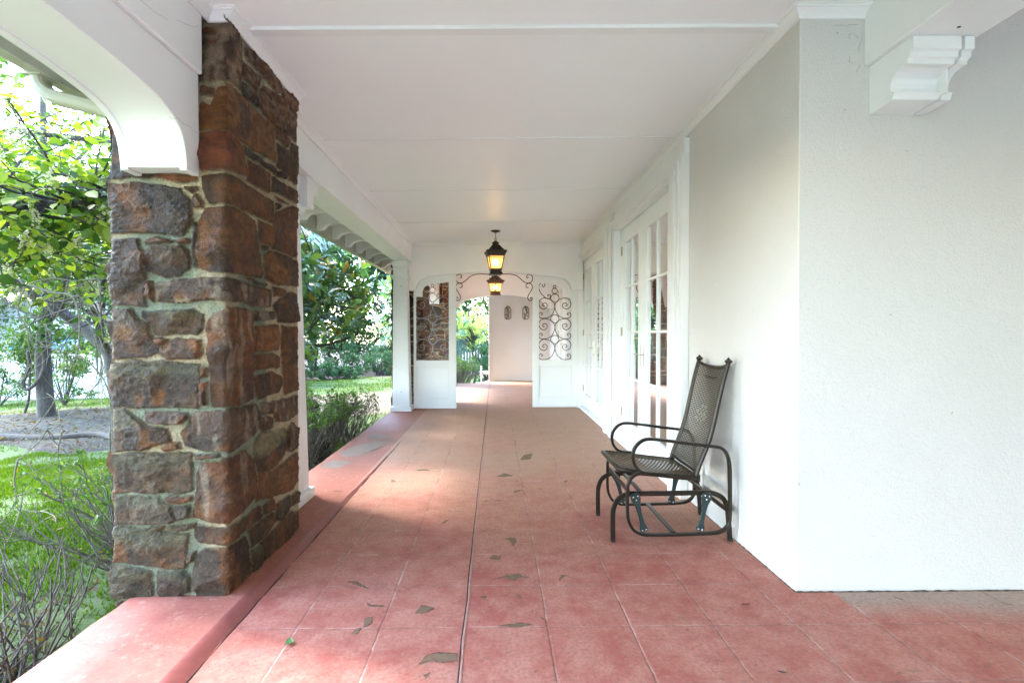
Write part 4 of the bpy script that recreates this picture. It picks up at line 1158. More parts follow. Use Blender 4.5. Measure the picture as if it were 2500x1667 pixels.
# ================================================================== FRENCH DOORS
def french_door(label, ya, yb, yc, lw=0.90):
    """casing outer from ya..yb ; leaves meet at yc"""
    t = thing('french_door', label, 'door', (1.54, yc, 0), 'french doors in the house wall')
    xc = 1.44
    cs = MB()
    w_ = 0.27
    # moulded casing: near side, far side, head
    for y0, y1 in ((ya - w_, ya), (yb, yb + (0.25 if yb < 9 else 0.06))):
        cs.box(xc + 0.012, XW + 0.001, y0, y1, 0, 2.72)
        cs.box(xc, xc + 0.012, y0 + 0.05, y1 - 0.02, 0, 2.68)
        cs.box(xc - 0.012, xc, y0 + (0.11 if y0 < yc else 0.03), y1 - (0.03 if y0 < yc else 0.11), 0, 2.66) if (y1 - y0) > .2 else None
    cs.box(xc + 0.012, XW + 0.001, ya, yb, 2.60, 2.72)
    cs.box(xc, xc + 0.012, ya - 0.02, yb + 0.02, 2.625, 2.68)
    cs.box(xc + 0.03, XW + 0.001, ya - w_ - 0.0, yb + 0.02, 2.72, 2.84)
    cs.build('casing', M['paint'], t, bevel=0.004)
    jb = MB()
    jb.box(xc + 0.02, 1.70, ya, ya + 0.02, 0.03, 2.60); jb.box(xc + 0.02, 1.70, yb - 0.02, yb, 0.03, 2.60); jb.box(xc + 0.02, 1.70, ya + 0.02, yb - 0.02, 2.58, 2.60)
    a0, a1 = yc - lw, yc + lw
    if a0 - (ya + 0.02) > 0.003: jb.box(1.535, 1.64, ya + 0.02, a0 - 0.003, 0.03, 2.58)
    if (yb - 0.02) - a1 > 0.003: jb.box(1.535, 1.64, a1 + 0.003, yb - 0.02, 0.03, 2.58)
    jb.build('door_frame', M['trim'], t, bevel=0.003)
    MB().box(xc + 0.035, 1.70, ya, yb, 0.0, 0.045).build('threshold', M['trim'], t, bevel=0.004)
    for s in (-1, 1):
        y0, y1 = (a0, yc - 0.002) if s < 0 else (yc + 0.002, a1)
        x0, x1 = 1.54, 1.585
        st = 0.175 if True else 0
        g0, g1 = (y0 + 0.09, y1 - 0.015 - 0.08) if s < 0 else (y0 + 0.15 + 0.0, y1 - 0.09)
        g0, g1 = (y0 + 0.14, y1 - 0.095 + 0.07) if s < 0 else (y0 + 0.235, y1 - 0.10)
        g0, g1 = (yc - 0.66, yc - 0.10) if s < 0 else (yc + 0.23, yc + 0.80)
        if s < 0: g0, g1 = yc - 0.74, yc - 0.115
        else: g0, g1 = yc + 0.20, yc + 0.78
        zr = [0.265, 0.790, 1.327, 1.858, 2.396]
        f = MB()
        f.box(x0, x1, y0, g0, 0.05, 2.575); f.box(x0, x1, g1, y1, 0.05, 2.575)
        f.box(x0, x1, g0, g1, 0.05, zr[0]); f.box(x0, x1, g0, g1, zr[-1], 2.575)
        ym = (g0 + g1) / 2
        f.box(x0 + 0.004, x1 - .004, ym - 0.012, ym + 0.012, zr[0], zr[-1])
        for z in zr[1:-1]:
            f.box(x0 + 0.006, x1 - .006, g0, ym - .012, z - 0.012, z + 0.012); f.box(x0 + 0.006, x1 - .006, ym + .012, g1, z - 0.012, z + 0.012)
        lf = f.build('door_leaf', M['trim'], t, bevel=0.003)
        gm = MB()
        zz = [zr[0], zr[1] - .012, zr[1] + .012, zr[2] - .012, zr[2] + .012, zr[3] - .012, zr[3] + .012, zr[4]]
        rs = np.random.default_rng(int(yc * 100) + s)
        for i in range(4):
            for u0, u1 in ((g0, ym - .012), (ym + .012, g1)):
                q = rs.normal(0, 0.0012, 3)
                gm.add([(1.562 + q[0], u0, zz[2 * i]), (1.562 - q[0], u1, zz[2 * i]), (1.562 + q[1], u1, zz[2 * i + 1]), (1.562 - q[1], u0, zz[2 * i + 1])], [(0, 1, 2, 3)])
        gm.build('pane', M['glass'], lf)
        if s > 0:
            for z in (2.31, 1.335, 0.365):
                h = MB().tube([(1.532, y1 + 0.004, z - 0.055), (1.532, y1 + 0.004, z + 0.055)], 0.0085, 8)
                h.box(1.534, 1.5395, y1 - 0.022, y1 + 0.003, z - 0.05, z + 0.05)
                h.build('hinge', M['brass'], lf)
    for s in (-1,1):
        yy = yc + s * 0.055
        h = MB().box(1.529, 1.5395, yy - 0.018, yy + 0.018, 0.965, 1.195)
        h.tube([(1.53, yy, 1.09), (1.49, yy, 1.09)], 0.009, 8)
        h.tube(refine([(1.492, yy, 1.09), (1.486, yy + s * 0.03, 1.09), (1.488, yy + s * 0.115, 1.088)], 4), 0.008, 8)
        h.build('handle', M['chrome'], t, bevel=0.002)
    # gathered sheer curtain behind the glass
    vs = []; ny = 260
    for i in range(ny + 1):
        y = ya + (yb - ya) * i / ny
        x = 1.66 + 0.012 * math.sin(y * 95 + 2 * math.sin(y * 7)) + 0.006 * math.sin(y * 37)
        vs += [(x, y, 0.06), (x, y, 2.57)]
    MB().add(vs, [(2 * i, 2 * i + 2, 2 * i + 3, 2 * i + 1) for i in range(ny)], True).build('curtain', M['curtain'], t)
    return t
french_door('near white french door directly behind the metal glider chair', 4.27, 6.35, 5.33)
french_door('middle white french door next to the right ironwork screen', 6.86, 9.03, 8.05)
french_door('farthest white french door, glimpsed through the right ironwork screen', 10.55, 12.6, 11.6)

# ================================================================== LANTERNS
def lantern(label, x, y, ztop, rot, group, body, zbody):
    t = thing('hanging_lantern', label, 'lantern', (x, y, ztop), group)
    c = (x, y, 0)
    MB().lathe([(0.0, ztop), (0.074, ztop), (0.076, ztop - .006), (0.066, ztop - .014), (0.03, ztop - .026), (0.012, ztop - .034), (0, ztop - .034)], c, 24).build('canopy', M['bronze'], t)
    # chain
    ch = MB(); z = ztop - 0.030; k = 0
    while z > zbody + 0.03:
        r_, hh = 0.0085, 0.018
        pts = []
        for i in range(12):
            a = 2 * math.pi * i / 12
            q = (r_ * math.cos(a), hh * math.sin(a))
            pts.append((x + (q[0] if k % 2 == 0 else 0), y + (q[0] if k % 2 else 0), z - hh + q[1]))
        ch.tube(pts, 0.0026, 6, closed=True); z -= 0.029; k += 1
    pts = [(x + 0.016 * math.cos(a), y, zbody + 0.018 + 0.018 * math.sin(a)) for a in np.linspace(0, 2 * math.pi, 16)[:-1]]
    ch.tube(pts, 0.004, 6, closed=True)
    ch.build('chain', M['bronze'], t)
    q2 = math.sqrt(2); a45 = rot + math.pi / 4
    def sq(prof, seg=4, smooth=False):
        return MB().lathe([(r_ * q2, zbody - z) for r_, z in prof], c, seg, smooth, a45)
    MB().lathe([(0.0, zbody), (0.022, zbody - .002), (0.034, zbody - .014), (0.052, zbody - .024), (0.056, zbody - .038), (0.046, zbody - .05), (0.04, zbody - .062), (0, zbody - .062)], c, 16).build('finial', body, t)
    sq([(0.001, .058), (0.050, .060), (0.066, .078), (0.088, .108), (0.108, .132), (0.120, .147), (0.150, .155), (0.160, .165), (0.156, .180), (0.140, .200), (0.135, .222), (0.122, .226), (0.001, .226)]).build('roof', body, t, bevel=0.003)
    zt, zb_ = zbody - .226, zbody - .440
    wt, wb = 0.118, 0.078
    fr = MB()
    for k in range(4):
        a = rot + math.pi / 4 + k * math.pi / 2
        fr.tube([(x + wt * q2 * math.cos(a), y + wt * q2 * math.sin(a), zt), (x + wb * q2 * math.cos(a), y + wb * q2 * math.sin(a), zb_)], 0.0095, 4, smooth=False)
    for (wd, z) in ((wt, zt - 0.006), (wb, zb_ + 0.006)):
        pts = [(x + wd * q2 * math.cos(rot + math.pi / 4 + k * math.pi / 2), y + wd * q2 * math.sin(rot + math.pi / 4 + k * math.pi / 2), z) for k in range(4)]
        for k in range(4): fr.tube([pts[k], pts[(k + 1) % 4]], 0.008, 4, smooth=False)
    fr.build('cage', body, t)
    for k in range(4):
        vs = []
        for (wd, z) in ((wt - .003, zt), (wb - .003, zb_)):
            for kk in (k, k + 1):
                a = rot + math.pi / 4 + kk * math.pi / 2
                vs.append((x + wd * q2 * math.cos(a), y + wd * q2 * math.sin(a), z))
        MB().add([vs[0], vs[1], vs[3], vs[2]], [(0, 1, 2, 3)]).build('pane', M['amber'], t)
    sq([(0.001, .436), (0.084, .438), (0.088, .446), (0.086, .458), (0.080, .463), (0.082, .478), (0.094, .492), (0.097, .512), (0.090, .520), (0.001, .521)]).build('base', body, t, bevel=0.003)
    for k in range(3):
        a = rot + k * 2.1 + 0.4
        cx_, cy_ = x + 0.034 * math.cos(a), y + 0.034 * math.sin(a)
        cb = MB().lathe([(0, 0), (0.012, 0), (0.012, .07), (0.010, .074), (0, .074)], (cx_, cy_, zb_ - 0.0), 12).build('candle', M['wax'], t)
        MB().lathe([(0, .074), (0.011, .078), (0.019, .095), (0.018, .112), (0.010, .135), (0.003, .152), (0, .153)], (cx_, cy_, zb_), 12).build('bulb', M['bulb'], cb)
    return t
lantern('front lantern, black and lit, hanging by its chain from the porch ceiling', -0.005, 7.9, zc(0) - 0.001, R(8), 'lit hanging lanterns', M['bronze'], 2.737)
lantern('rear lantern, rust brown and lit, showing a corner below the front lantern', -0.01, 12.35, zc(0) - 0.001, R(45), 'lit hanging lanterns', M['rust'], 2.765)

# ================================================================== PLAQUES
def plaque(label, x, seed):
    y = 14.285; z0 = 1.91; w_, h_ = 0.082, 0.185
    t = thing('wall_plaque', label, 'plaque', (x, 14.3, z0), 'metal plaques on the end wall')
    f = MB()
    out = [(-.7, -1), (.7, -1), (.78, -.86), (1, -.8), (1, .55), (.85, .68), (.6, .74), (.5, .9), (.2, .93), (0, 1.02), (-.2, .93), (-.5, .9), (-.6, .74), (-.85, .68), (-1, .55), (-1, -.8), (-.78, -.86)]
    f.tube([(x + a * w_, y, z0 + b_ * h_) for a, b_ in out], 0.010, 6, closed=True, up=(0, 1, 0))
    f.build('border', M['pewter'], t)
    g = MB(); rs = random.Random(seed)
    stem = [(x + 0.03 * math.sin(k * .9 + seed), y, z0 - h_ * .95 + k * h_ * 1.9 / 8) for k in range(9)]
    g.tube(refine(stem, 3), 0.013, 6, up=(0, 1, 0))
    for k in range(11):
        cx_, cz = x + rs.uniform(-.045, .045), z0 + (-.85 + 1.7 * k / 10) * h_
        r_ = rs.uniform(.016, .026); a0 = rs.uniform(0, 6)
        g.tube([(cx_ + r_ * (1 - i / 16) * math.cos(a0 + i * .55), y - 0.002, cz + r_ * (1 - i / 16) * math.sin(a0 + i * .55)) for i in range(14)], 0.008, 5, up=(0, 1, 0))
    g.build('leaf_relief', M['pewter'], t)
plaque('left of the two pierced metal plaques on the far stucco wall', 0.335, 1)
plaque('right of the two pierced metal plaques on the far stucco wall', 0.835, 4)

# ================================================================== GLIDER CHAIR
YN, YFAR = 3.16, 3.70
def cx(p, y=3.14): return ((189 + p[0] / 2.85) / 1250 * y + 0.004, 1.3 - (33 + p[1] / 2.85) / 1250 * y)
ch_ = thing('glider_chair', 'dark metal glider chair with woven high back against the stucco wall', 'chair', (1.15, 3.43, 0))
# coordinates in metres: (x, z) in the plane of one side
BASE = [(0.736, 0.004), (0.735, 0.16), (0.742, 0.215), (0.765, 0.262), (0.81, 0.292), (0.87, 0.300), (1.10, 0.302), (1.32, 0.304), (1.385, 0.296), (1.43, 0.27), (1.455, 0.225), (1.465, 0.16), (1.478, 0.004)]
SIDE = [(1.01, 0.430), (0.93, 0.437), (0.88, 0.440), (0.84, 0.418), (0.818, 0.375), (0.814, 0.32), (0.815, 0.19), (0.826, 0.135), (0.855, 0.090), (0.90, 0.066), (0.96, 0.060), (1.15, 0.062), (1.34, 0.068), (1.41, 0.085), (1.445, 0.125), (1.452, 0.18), (1.452, 0.35), (1.448, 0.49), (1.43, 0.56), (1.395, 0.597), (1.34, 0.608), (1.20, 0.625), (1.05, 0.645), (0.945, 0.654), (0.895, 0.638), (0.860, 0.600), (0.846, 0.555), (0.855, 0.500), (0.885, 0.462), (0.925, 0.446), (1.01, 0.438)]
def side_frame(y, ys):
    a = refine(BASE, 4)
    MB().tube([(p[0], y, p[1]) for p in a], 0, flat=(0.0085, 0.015), up=(0, 1, 0), closed=False).build('base_leg_frame', M['chair'], ch_, bevel=0.003)
    b_ = refine(SIDE, 4)
    MB().tube([(p[0], ys, p[1]) for p in b_], 0, flat=(0.014, 0.009), up=(0, 1, 0)).build('arm_frame', M['chair'], ch_, bevel=0.003)
    for (xt, zt_, xb_, zb_) in ((0.868, 0.292, 0.925, 0.078), (1.318, 0.294, 1.275, 0.082)):
        l_ = MB()
        mid = (ys + y) / 2 - (0.004 if y < 3.4 else -0.004)
        n_ = 9; vs = []
        ax = Vector((xb_ - xt, 0, zb_ - zt_)); L = ax.length; ax.normalize(); sd = Vector((ax.z, 0, -ax.x))
        wds = [0.018, 0.034, 0.036, 0.022, 0.016, 0.015, 0.018, 0.03, 0.022]; ts = [-.10, -.03, .08, .25, .45, .6, .78, .95, 1.03]
        for t_, w_ in zip(ts, wds):
            c = Vector((xt, mid, zt_)) + ax * (t_ * L)
            for (u, v) in ((1, -1), (1, 1), (-1, 1), (-1, -1)): vs.append(c + sd * (w_ * u * .85) + Vector((0, v * 0.006, 0)))
        fs = [(i * 4 + k, i * 4 + (k + 1) % 4, (i + 1) * 4 + (k + 1) % 4, (i + 1) * 4 + k) for i in range(n_ - 1) for k in range(4)] + [(0, 1, 2, 3), (32, 33, 34, 35)]
        l_.add(vs, fs)
        lo = l_.build('swing_link', M['chairg'], ch_, bevel=0.002)
        for t_, o in ((0.0, .014), (0.0, -.014), (.1, 0), (.98, .012), (.98, -.012)):
            c = Vector((xt, mid, zt_)) + ax * (t_ * L) + sd * o
            MB().tube([c + Vector((0, -0.012, 0)), c + Vector((0, 0.012, 0))], 0.0055, 8).build('bolt', M['chrome'], lo)
side_frame(3.195, 3.145)
side_frame(3.665, 3.715)
def bar(a, b_, fl_=(0.007, 0.013)): 
    MB().tube([a, b_], 0, flat=fl_, up=(0, 0, 1)).build('stretcher', M['chair'], ch_, bevel=0.002)
bar((0.826, 3.155, 0.325), (0.826, 3.705, 0.325), (0.015, 0.006)); bar((1.105, 3.155, 0.068), (1.105, 3.705, 0.068), (0.006, 0.015))
bar((1.452, 3.155, 0.20), (1.452, 3.705, 0.20), (0.015, 0.006)); bar((0.92, 3.205, 0.300), (0.92, 3.655, 0.300), (0.006, 0.014))
bar((1.33, 3.205, 0.303), (1.33, 3.655, 0.303), (0.006, 0.014))
# feet caps
for y in (3.195, 3.665):
    for x in (0.736, 1.478): MB().box(x - .012, x + .012, y - .017, y + .017, 0.0, 0.014).build('foot_cap', M['dark'], ch_)
# seat frame
SF = [(0.775, 3.20, .455), (0.76, 3.26, .468), (0.755, 3.43, .472), (0.76, 3.60, .468), (0.775, 3.66, .455), (0.83, 3.675, .447), (1.00, 3.678, .425), (1.20, 3.675, .402), (1.265, 3.66, .396), (1.275, 3.60, .394), (1.275, 3.43, .393), (1.275, 3.26, .394), (1.265, 3.20, .396), (1.20, 3.185, .402), (1.00, 3.182, .425), (0.83, 3.185, .447)]
seatf = MB().tube(refine(SF + [SF[0]], 4)[:-1], 0.0155, 10, closed=True).build('seat_frame', M['chair'], ch_)
def weave(name, fn, nu, nv, wu, wv, amp, m, parent, per=2, hole=None):
    """woven strands on a surface fn(u,v)->(point, normal); strands run along u (nv of them) over ribs along v (nu of them)"""
    mb = MB()
    for j in range(nv):
        v = (j + .5) / nv; pts = []; ns = []
        for i in range(nu * 2 + 1):
            u = i / (nu * 2)
            p, n_ = fn(u, v)
            o = amp * (math.cos(math.pi * i + math.pi * j) if i % 2 == 0 else 0) * 1.0
            o = amp * math.cos(math.pi * (i * .5 * 2 / per * 1.0 + j))
            pts.append(p + n_ * o); ns.append(n_)
        vs = []
        for k, p in enumerate(pts):
            pv, _ = fn(k / (nu * 2), min(1, v + 0.5 / nv)); pw, _ = fn(k / (nu * 2), max(0, v - 0.5 / nv))
            d = (pv - pw).normalized() * wv
            vs += [p - d, p + ns[k] * 0.0012, p + d]
        for k in range(len(pts) - 1):
            for q in (0, 1): mb.add([], [])
            o = 0
        fs = []
        for k in range(len(pts) - 1):
            fs.append((k * 3, k * 3 + 1, k * 3 + 4, k * 3 + 3)); fs.append((k * 3 + 1, k * 3 + 2, k * 3 + 5, k * 3 + 4))
        mb.add(vs, fs, True)
    for i in range(nu + 1):
        u = i / nu; vs = []; cnt = 24
        for k in range(cnt + 1):
            v = k / cnt; p, n_ = fn(u, v)
            pu, _ = fn(min(1, u + .02), v); pw, _ = fn(max(0, u - .02), v)
            d = (pu - pw).normalized() * wu
            vs += [p - d, p + d]
        mb.add(vs, [(2 * k, 2 * k + 1, 2 * k + 3, 2 * k + 2) for k in range(cnt)], True)
    return mb.build(name, m, parent)
def seat_fn(u, v):
    x = 0.775 + 0.49 * v; y = 3.195 + 0.47 * u
    z = 0.458 - 0.062 * v / 1.0 - 0.022 * math.sin(math.pi * u) * math.sin(math.pi * v) + 0.006
    return Vector((x, y, z)), Vector((0.12, 0, 1)).normalized()
weave('woven_seat', seat_fn, 20, 38, 0.0045, 0.0048, 0.0034, M['wick2'], ch_)
# back: curved uprights with finials
BK = [(1.262, 0.400), (1.275, 0.455), (1.305, 0.53), (1.338, 0.615), (1.368, 0.72), (1.392, 0.83), (1.416, 0.94), (1.440, 1.04), (1.464, 1.125)]
bkr = refine(BK, 5)
def bk(t):
    f = t * (len(bkr) - 1); i = min(int(f), len(bkr) - 2); f -= i
    return (bkr[i][0] + (bkr[i + 1][0] - bkr[i][0]) * f, bkr[i][1] + (bkr[i + 1][1] - bkr[i][1]) * f)
for y in (3.20, 3.66):
    up_ = MB()
    up_.tube([(p[0], y, p[1]) for p in bkr], 0.0145, 10, up=(0, 1, 0))
    x_, z_ = bkr[-1]
    up_.lathe([(0.0, -.004), (0.020, -.004), (0.024, .004), (0.024, .010), (0.010, .020), (0.004, .030), (0, .032)], (x_, y, z_), 12, False)
    bf = up_.build('back_post', M['chair'], ch_)
cb = MB()
cb.tube(refine([(bk(.95)[0] + dx_, y, bk(.95)[1] + dz) for y, dz, dx_ in ((3.20, .006, 0), (3.31, -.012, .008), (3.43, -.018, .012), (3.55, -.012, .008), (3.66, .006, 0))], 4), 0.013, 10)
cb.build('top_rail', M['chair'], ch_); cb = MB()
cb.tube(refine([(bk(.09)[0] + dx_, y, bk(.09)[1] + dz) for y, dz, dx_ in ((3.20, .0, 0), (3.31, -.012, .012), (3.43, -.016, .018), (3.55, -.012, .012), (3.66, .0, 0))], 4), 0.011, 10)
cb.build('lower_rail', M['chair'], ch_)
def back_fn(u, v):
    x, z = bk(0.10 + 0.835 * v)
    x2, z2 = bk(min(1, 0.12 + 0.835 * v))
    y = 3.205 + 0.45 * u
    n_ = Vector((-(z2 - z), 0, (x2 - x))).normalized()
    return Vector((x + 0.016 * math.sin(math.pi * u) * (0.5 + 0.5 * math.sin(math.pi * v)), y, z - (.018 * math.sin(math.pi * u)) * (v > .9))), n_
weave('woven_back', back_fn, 20, 58, 0.0050, 0.0040, 0.0034, M['wick'], ch_)
sqm = MB()
for i in range(6):
    for j in range(6):
        if (i + j) % 2: continue
        if abs(i - 2.5) + abs(j - 2.5) > 4.2: continue
        u0 = .5 + (i - 3) * .062; v0 = .54 + (j - 3) * .027
        q = []
        for (a, b2) in ((0, 0), (1, 0), (1, 1), (0, 1)):
            p, n_ = back_fn(u0 + a * .056, v0 + b2 * .024); q.append(p + n_ * 0.0058)
        sqm.add(q, [(0, 1, 2, 3)])
        sqm.add([p - (back_fn(.5, .5)[1]) * 0.004 for p in q], [(3, 2, 1, 0)])
sqm.build('woven_motif', plain('woven_resin_light', (.30, .28, .25), .35, .2, 120, .3, .0004), ch_)
for y in (3.20, 3.66):
    pv = MB()
    pv.box(1.245, 1.285, y - .012, y + .012, 0.372, 0.418)
    pv.tube([(1.265, y - .024, .392), (1.265, y + .024, .392)], 0.011, 8)
    pv.build('seat_hinge', M['chair'], ch_, bevel=0.002)


# ================================================================== VEGETATION
LEAF_T = {
    'broad': (np.array([(0, 0, 0), (.33, 0, -.02), (.68, 0, -.02), (1, 0, -.05), (.25, .40, .06), (.62, .42, .05), (.25, -.40, .06), (.62, -.42, .05)]),
              np.array([(0, 1, 4), (1, 2, 5), (1, 5, 4), (2, 3, 5), (0, 6, 1), (1, 7, 2), (1, 6, 7), (2, 7, 3)])),
    'long': (np.array([(0, 0, 0), (.35, 0, -.01), (.70, 0, -.03), (1, 0, -.09), (.30, .46, .05), (.66, .44, .02), (.30, -.46, .05), (.66, -.44, .02)]),
             np.array([(0, 1, 4), (1, 2, 5), (1, 5, 4), (2, 3, 5), (0, 6, 1), (1, 7, 2), (1, 6, 7), (2, 7, 3)])),
    'kite': (np.array([(0, 0, 0), (.45, .5, .05), (1, 0, -.03), (.45, -.5, .05)]), np.array([(0, 2, 1), (0, 3, 2)])),
    'blade': (np.array([(0, .5, 0), (0, -.5, 0), (1, 0, 0)]), np.array([(0, 1, 2)])),
}
def unit(a): return a / np.maximum(np.linalg.norm(a, axis=1, keepdims=True), 1e-9)
def leaves(name, P, D, N, L, W, kind, m, parent, rnd=None, smooth=False):
    P = np.asarray(P, float); n_ = len(P)
    D = unit(np.asarray(D, float)); N = np.asarray(N, float)
    N = unit(N - D * (N * D).sum(1, keepdims=True)); B = np.cross(N, D)
    T, Fc = LEAF_T[kind]
    L = np.broadcast_to(L, (n_,)); W = np.broadcast_to(W, (n_,))
    V = P[:, None, :] + D[:, None, :] * (T[None, :, 0, None] * L[:, None, None]) + B[:, None, :] * (T[None, :, 1, None] * W[:, None, None]) + N[:, None, :] * (T[None, :, 2, None] * L[:, None, None])
    k = len(T)
    F = (Fc[None] + (np.arange(n_) * k)[:, None, None]).reshape(-1, 3)
    if rnd is None: rnd = rng.random(n_)
    return np_mesh(name, V.reshape(-1, 3), F, m, parent, {'rnd': ('FLOAT', np.repeat(rnd, k))}, smooth)

def rdir(n_, up=0.0):
    v = rng.normal(size=(n_, 3)); v[:, 2] += up
    return unit(v)

def branches(mb, p, d, L, r, depth, tips, spread=0.6, kids_=3, curl=0.25, droop=0.0, segs=5, rs=random, shrink=0.68, rmin=0.003):
    pts = [p.copy()]; q = p.copy(); dd = d.normalized()
    for i in range(segs):
        dd = (dd + Vector((rs.uniform(-1, 1), rs.uniform(-1, 1), rs.uniform(-1, 1) - droop)) * curl * .5).normalized()
        q = q + dd * (L / segs); pts.append(q.copy())
    rr = [max(rmin, r * (1 - .45 * i / segs)) for i in range(segs + 1)]
    mb.tube(pts, rr, 8 if r > .05 else (6 if r > .012 else 4), cap=False)
    tips.append((q.copy(), dd.copy(), depth))
    if depth > 0:
        for k in range(kids_):
            f = rs.uniform(.35, 1.0); i = min(segs, int(f * segs) + 1)
            a = Vector((rs.gauss(0, 1), rs.gauss(0, 1), rs.gauss(0, 1))).normalized()
            nd = (dd * (1 - spread) + a * spread * 1.3).normalized()
            branches(mb, pts[i], nd, L * shrink * rs.uniform(.75, 1.2), rr[i] * .62, depth - 1, tips, spread, kids_, curl, droop, segs, rs, shrink, rmin)

# ---- grass ------------------------------------------------------------------
def in_poly(x, y, poly):
    c = np.zeros(len(x), bool)
    for i in range(len(poly)):
        (x1, y1), (x2, y2) = poly[i], poly[(i + 1) % len(poly)]
        c ^= ((y1 > y) != (y2 > y)) & (x < (x2 - x1) * (y - y1) / ((y2 - y1) or 1e-9) + x1)
    return c
def grass(name, n_, x0, x1, y0, y1, hl):
    x = rng.uniform(x0, x1, n_); y = rng.uniform(y0, y1, n_)
    P = np.stack([x * .9, y * .9, x * 0], 1)
    dens = fbm(P * 1.3, 3, 77)
    ok = (rng.random(n_) < sstep(.34, .52, dens) + .12) & ~in_poly(x, y, MULCH)
    ds = np.hypot((x - STRAW[0]) * .24, (y - STRAW[1]) * .34) + (fbm(P * 2, 3, 12) - .5) * .9
    ok &= ~((ds < .9) & (rng.random(n_) < .93))
    ok &= (x < -1.80) | (y > 13.9)
    x, y, dens = x[ok], y[ok], dens[ok]; n_ = len(x)
    z = gzv(x, y) - 0.005
    D = np.stack([rng.normal(0, .45, n_), rng.normal(0, .45, n_), np.ones(n_)], 1)
    N = np.stack([rng.normal(size=n_), rng.normal(size=n_), np.zeros(n_)], 1)
    h = hl * rng.uniform(.5, 1.3, n_)
    sunny = fbm(np.stack([x * .5, y * .8, x * 0], 1), 3, 55)
    o = leaves(name, np.stack([x, y, z], 1), D, N, h, .006 + 0.10 * h, 'blade', M['grass'], None, np.clip(rng.random(n_) * .6 + (sunny - .3) * .9, 0, 1))
    return o
g1 = tag(grass('grass', 150000, -7.5, -1.80, 1.6, 8.5, 0.055), 'short bright green grass beside the porch', 'grass', kind='stuff')
g2 = tag(grass('grass', 110000, -22, -1.0, 8.5, 24, 0.075), 'sunlit lawn grass farther from the porch', 'grass', kind='stuff')
# fallen leaves on the lawn
n_ = 900
x = rng.uniform(-9, -1.9, n_); y = rng.uniform(2, 20, n_); z = gzv(x, y) + .035
fl_ = leaves('fallen_leaves', np.stack([x, y, z], 1), rdir(n_) * [1, 1, .2], np.tile([0, 0, 1.], (n_, 1)) + rng.normal(0, .25, (n_, 3)), rng.uniform(.04, .09, n_), .03, 'kite', M['leaf_dry'], None)
tag(fl_, 'scattered brown fallen leaves on the lawn', 'leaf litter', kind='stuff')
n_ = 5200
x = rng.uniform(-16, -5.6, n_); y = rng.uniform(8, 15, n_); k = in_poly(x, y, MULCH); x, y = x[k], y[k]; n_ = len(x)
fl_ = leaves('leaf_litter', np.stack([x, y, gzv(x, y) + .07], 1), rdir(n_) * [1, 1, .3], np.tile([0, 0, 1.], (n_, 1)) + rng.normal(0, .4, (n_, 3)), rng.uniform(.05, .11, n_), .04, 'kite', M['leaf_dry'], None, rng.random(n_) ** 2 * .6)
tag(fl_, 'dry leaves and bark chips covering the mulch bed', 'leaf litter', kind='stuff')

def crown_leaves(n_, cen, rad, clumps, size, kind, m, parent, seed, fill=.55, up=.3, flat=.75, name='crown', asp=.6, hang=0.0):
    r0 = np.random.default_rng(seed)
    c = r0.normal(size=(clumps, 3)); c = c / np.linalg.norm(c, axis=1, keepdims=True) * (r0.random((clumps, 1)) ** fill)
    c = c * np.array(rad) + np.array(cen)
    cs = r0.uniform(.10, .24, clumps) * min(rad)*1.25
    i = r0.integers(0, clumps, n_)
    o = r0.normal(size=(n_, 3)); o = o / np.linalg.norm(o, axis=1, keepdims=True) * (r0.random((n_, 1)) ** .45) * cs[i][:, None]
    o[:, 2] *= flat
    P = c[i] + o
    D = unit(o + r0.normal(size=(n_, 3)) * cs[i][:, None] * .7 - np.array([0, 0, hang]) * cs[i][:, None])
    N = r0.normal(size=(n_, 3)) * .55 + np.array([0, 0, 1.0])
    L = size * r0.uniform(.6, 1.3, n_)
    rnd = np.clip(r0.random(n_) * .7 + (r0.random(clumps)[i]) * .4 - .05, 0, 1)
    P[:, 2] = np.maximum(P[:, 2], -1.7)
    return leaves(name, P, D, N, L, L * asp, kind, m, parent, rnd), c
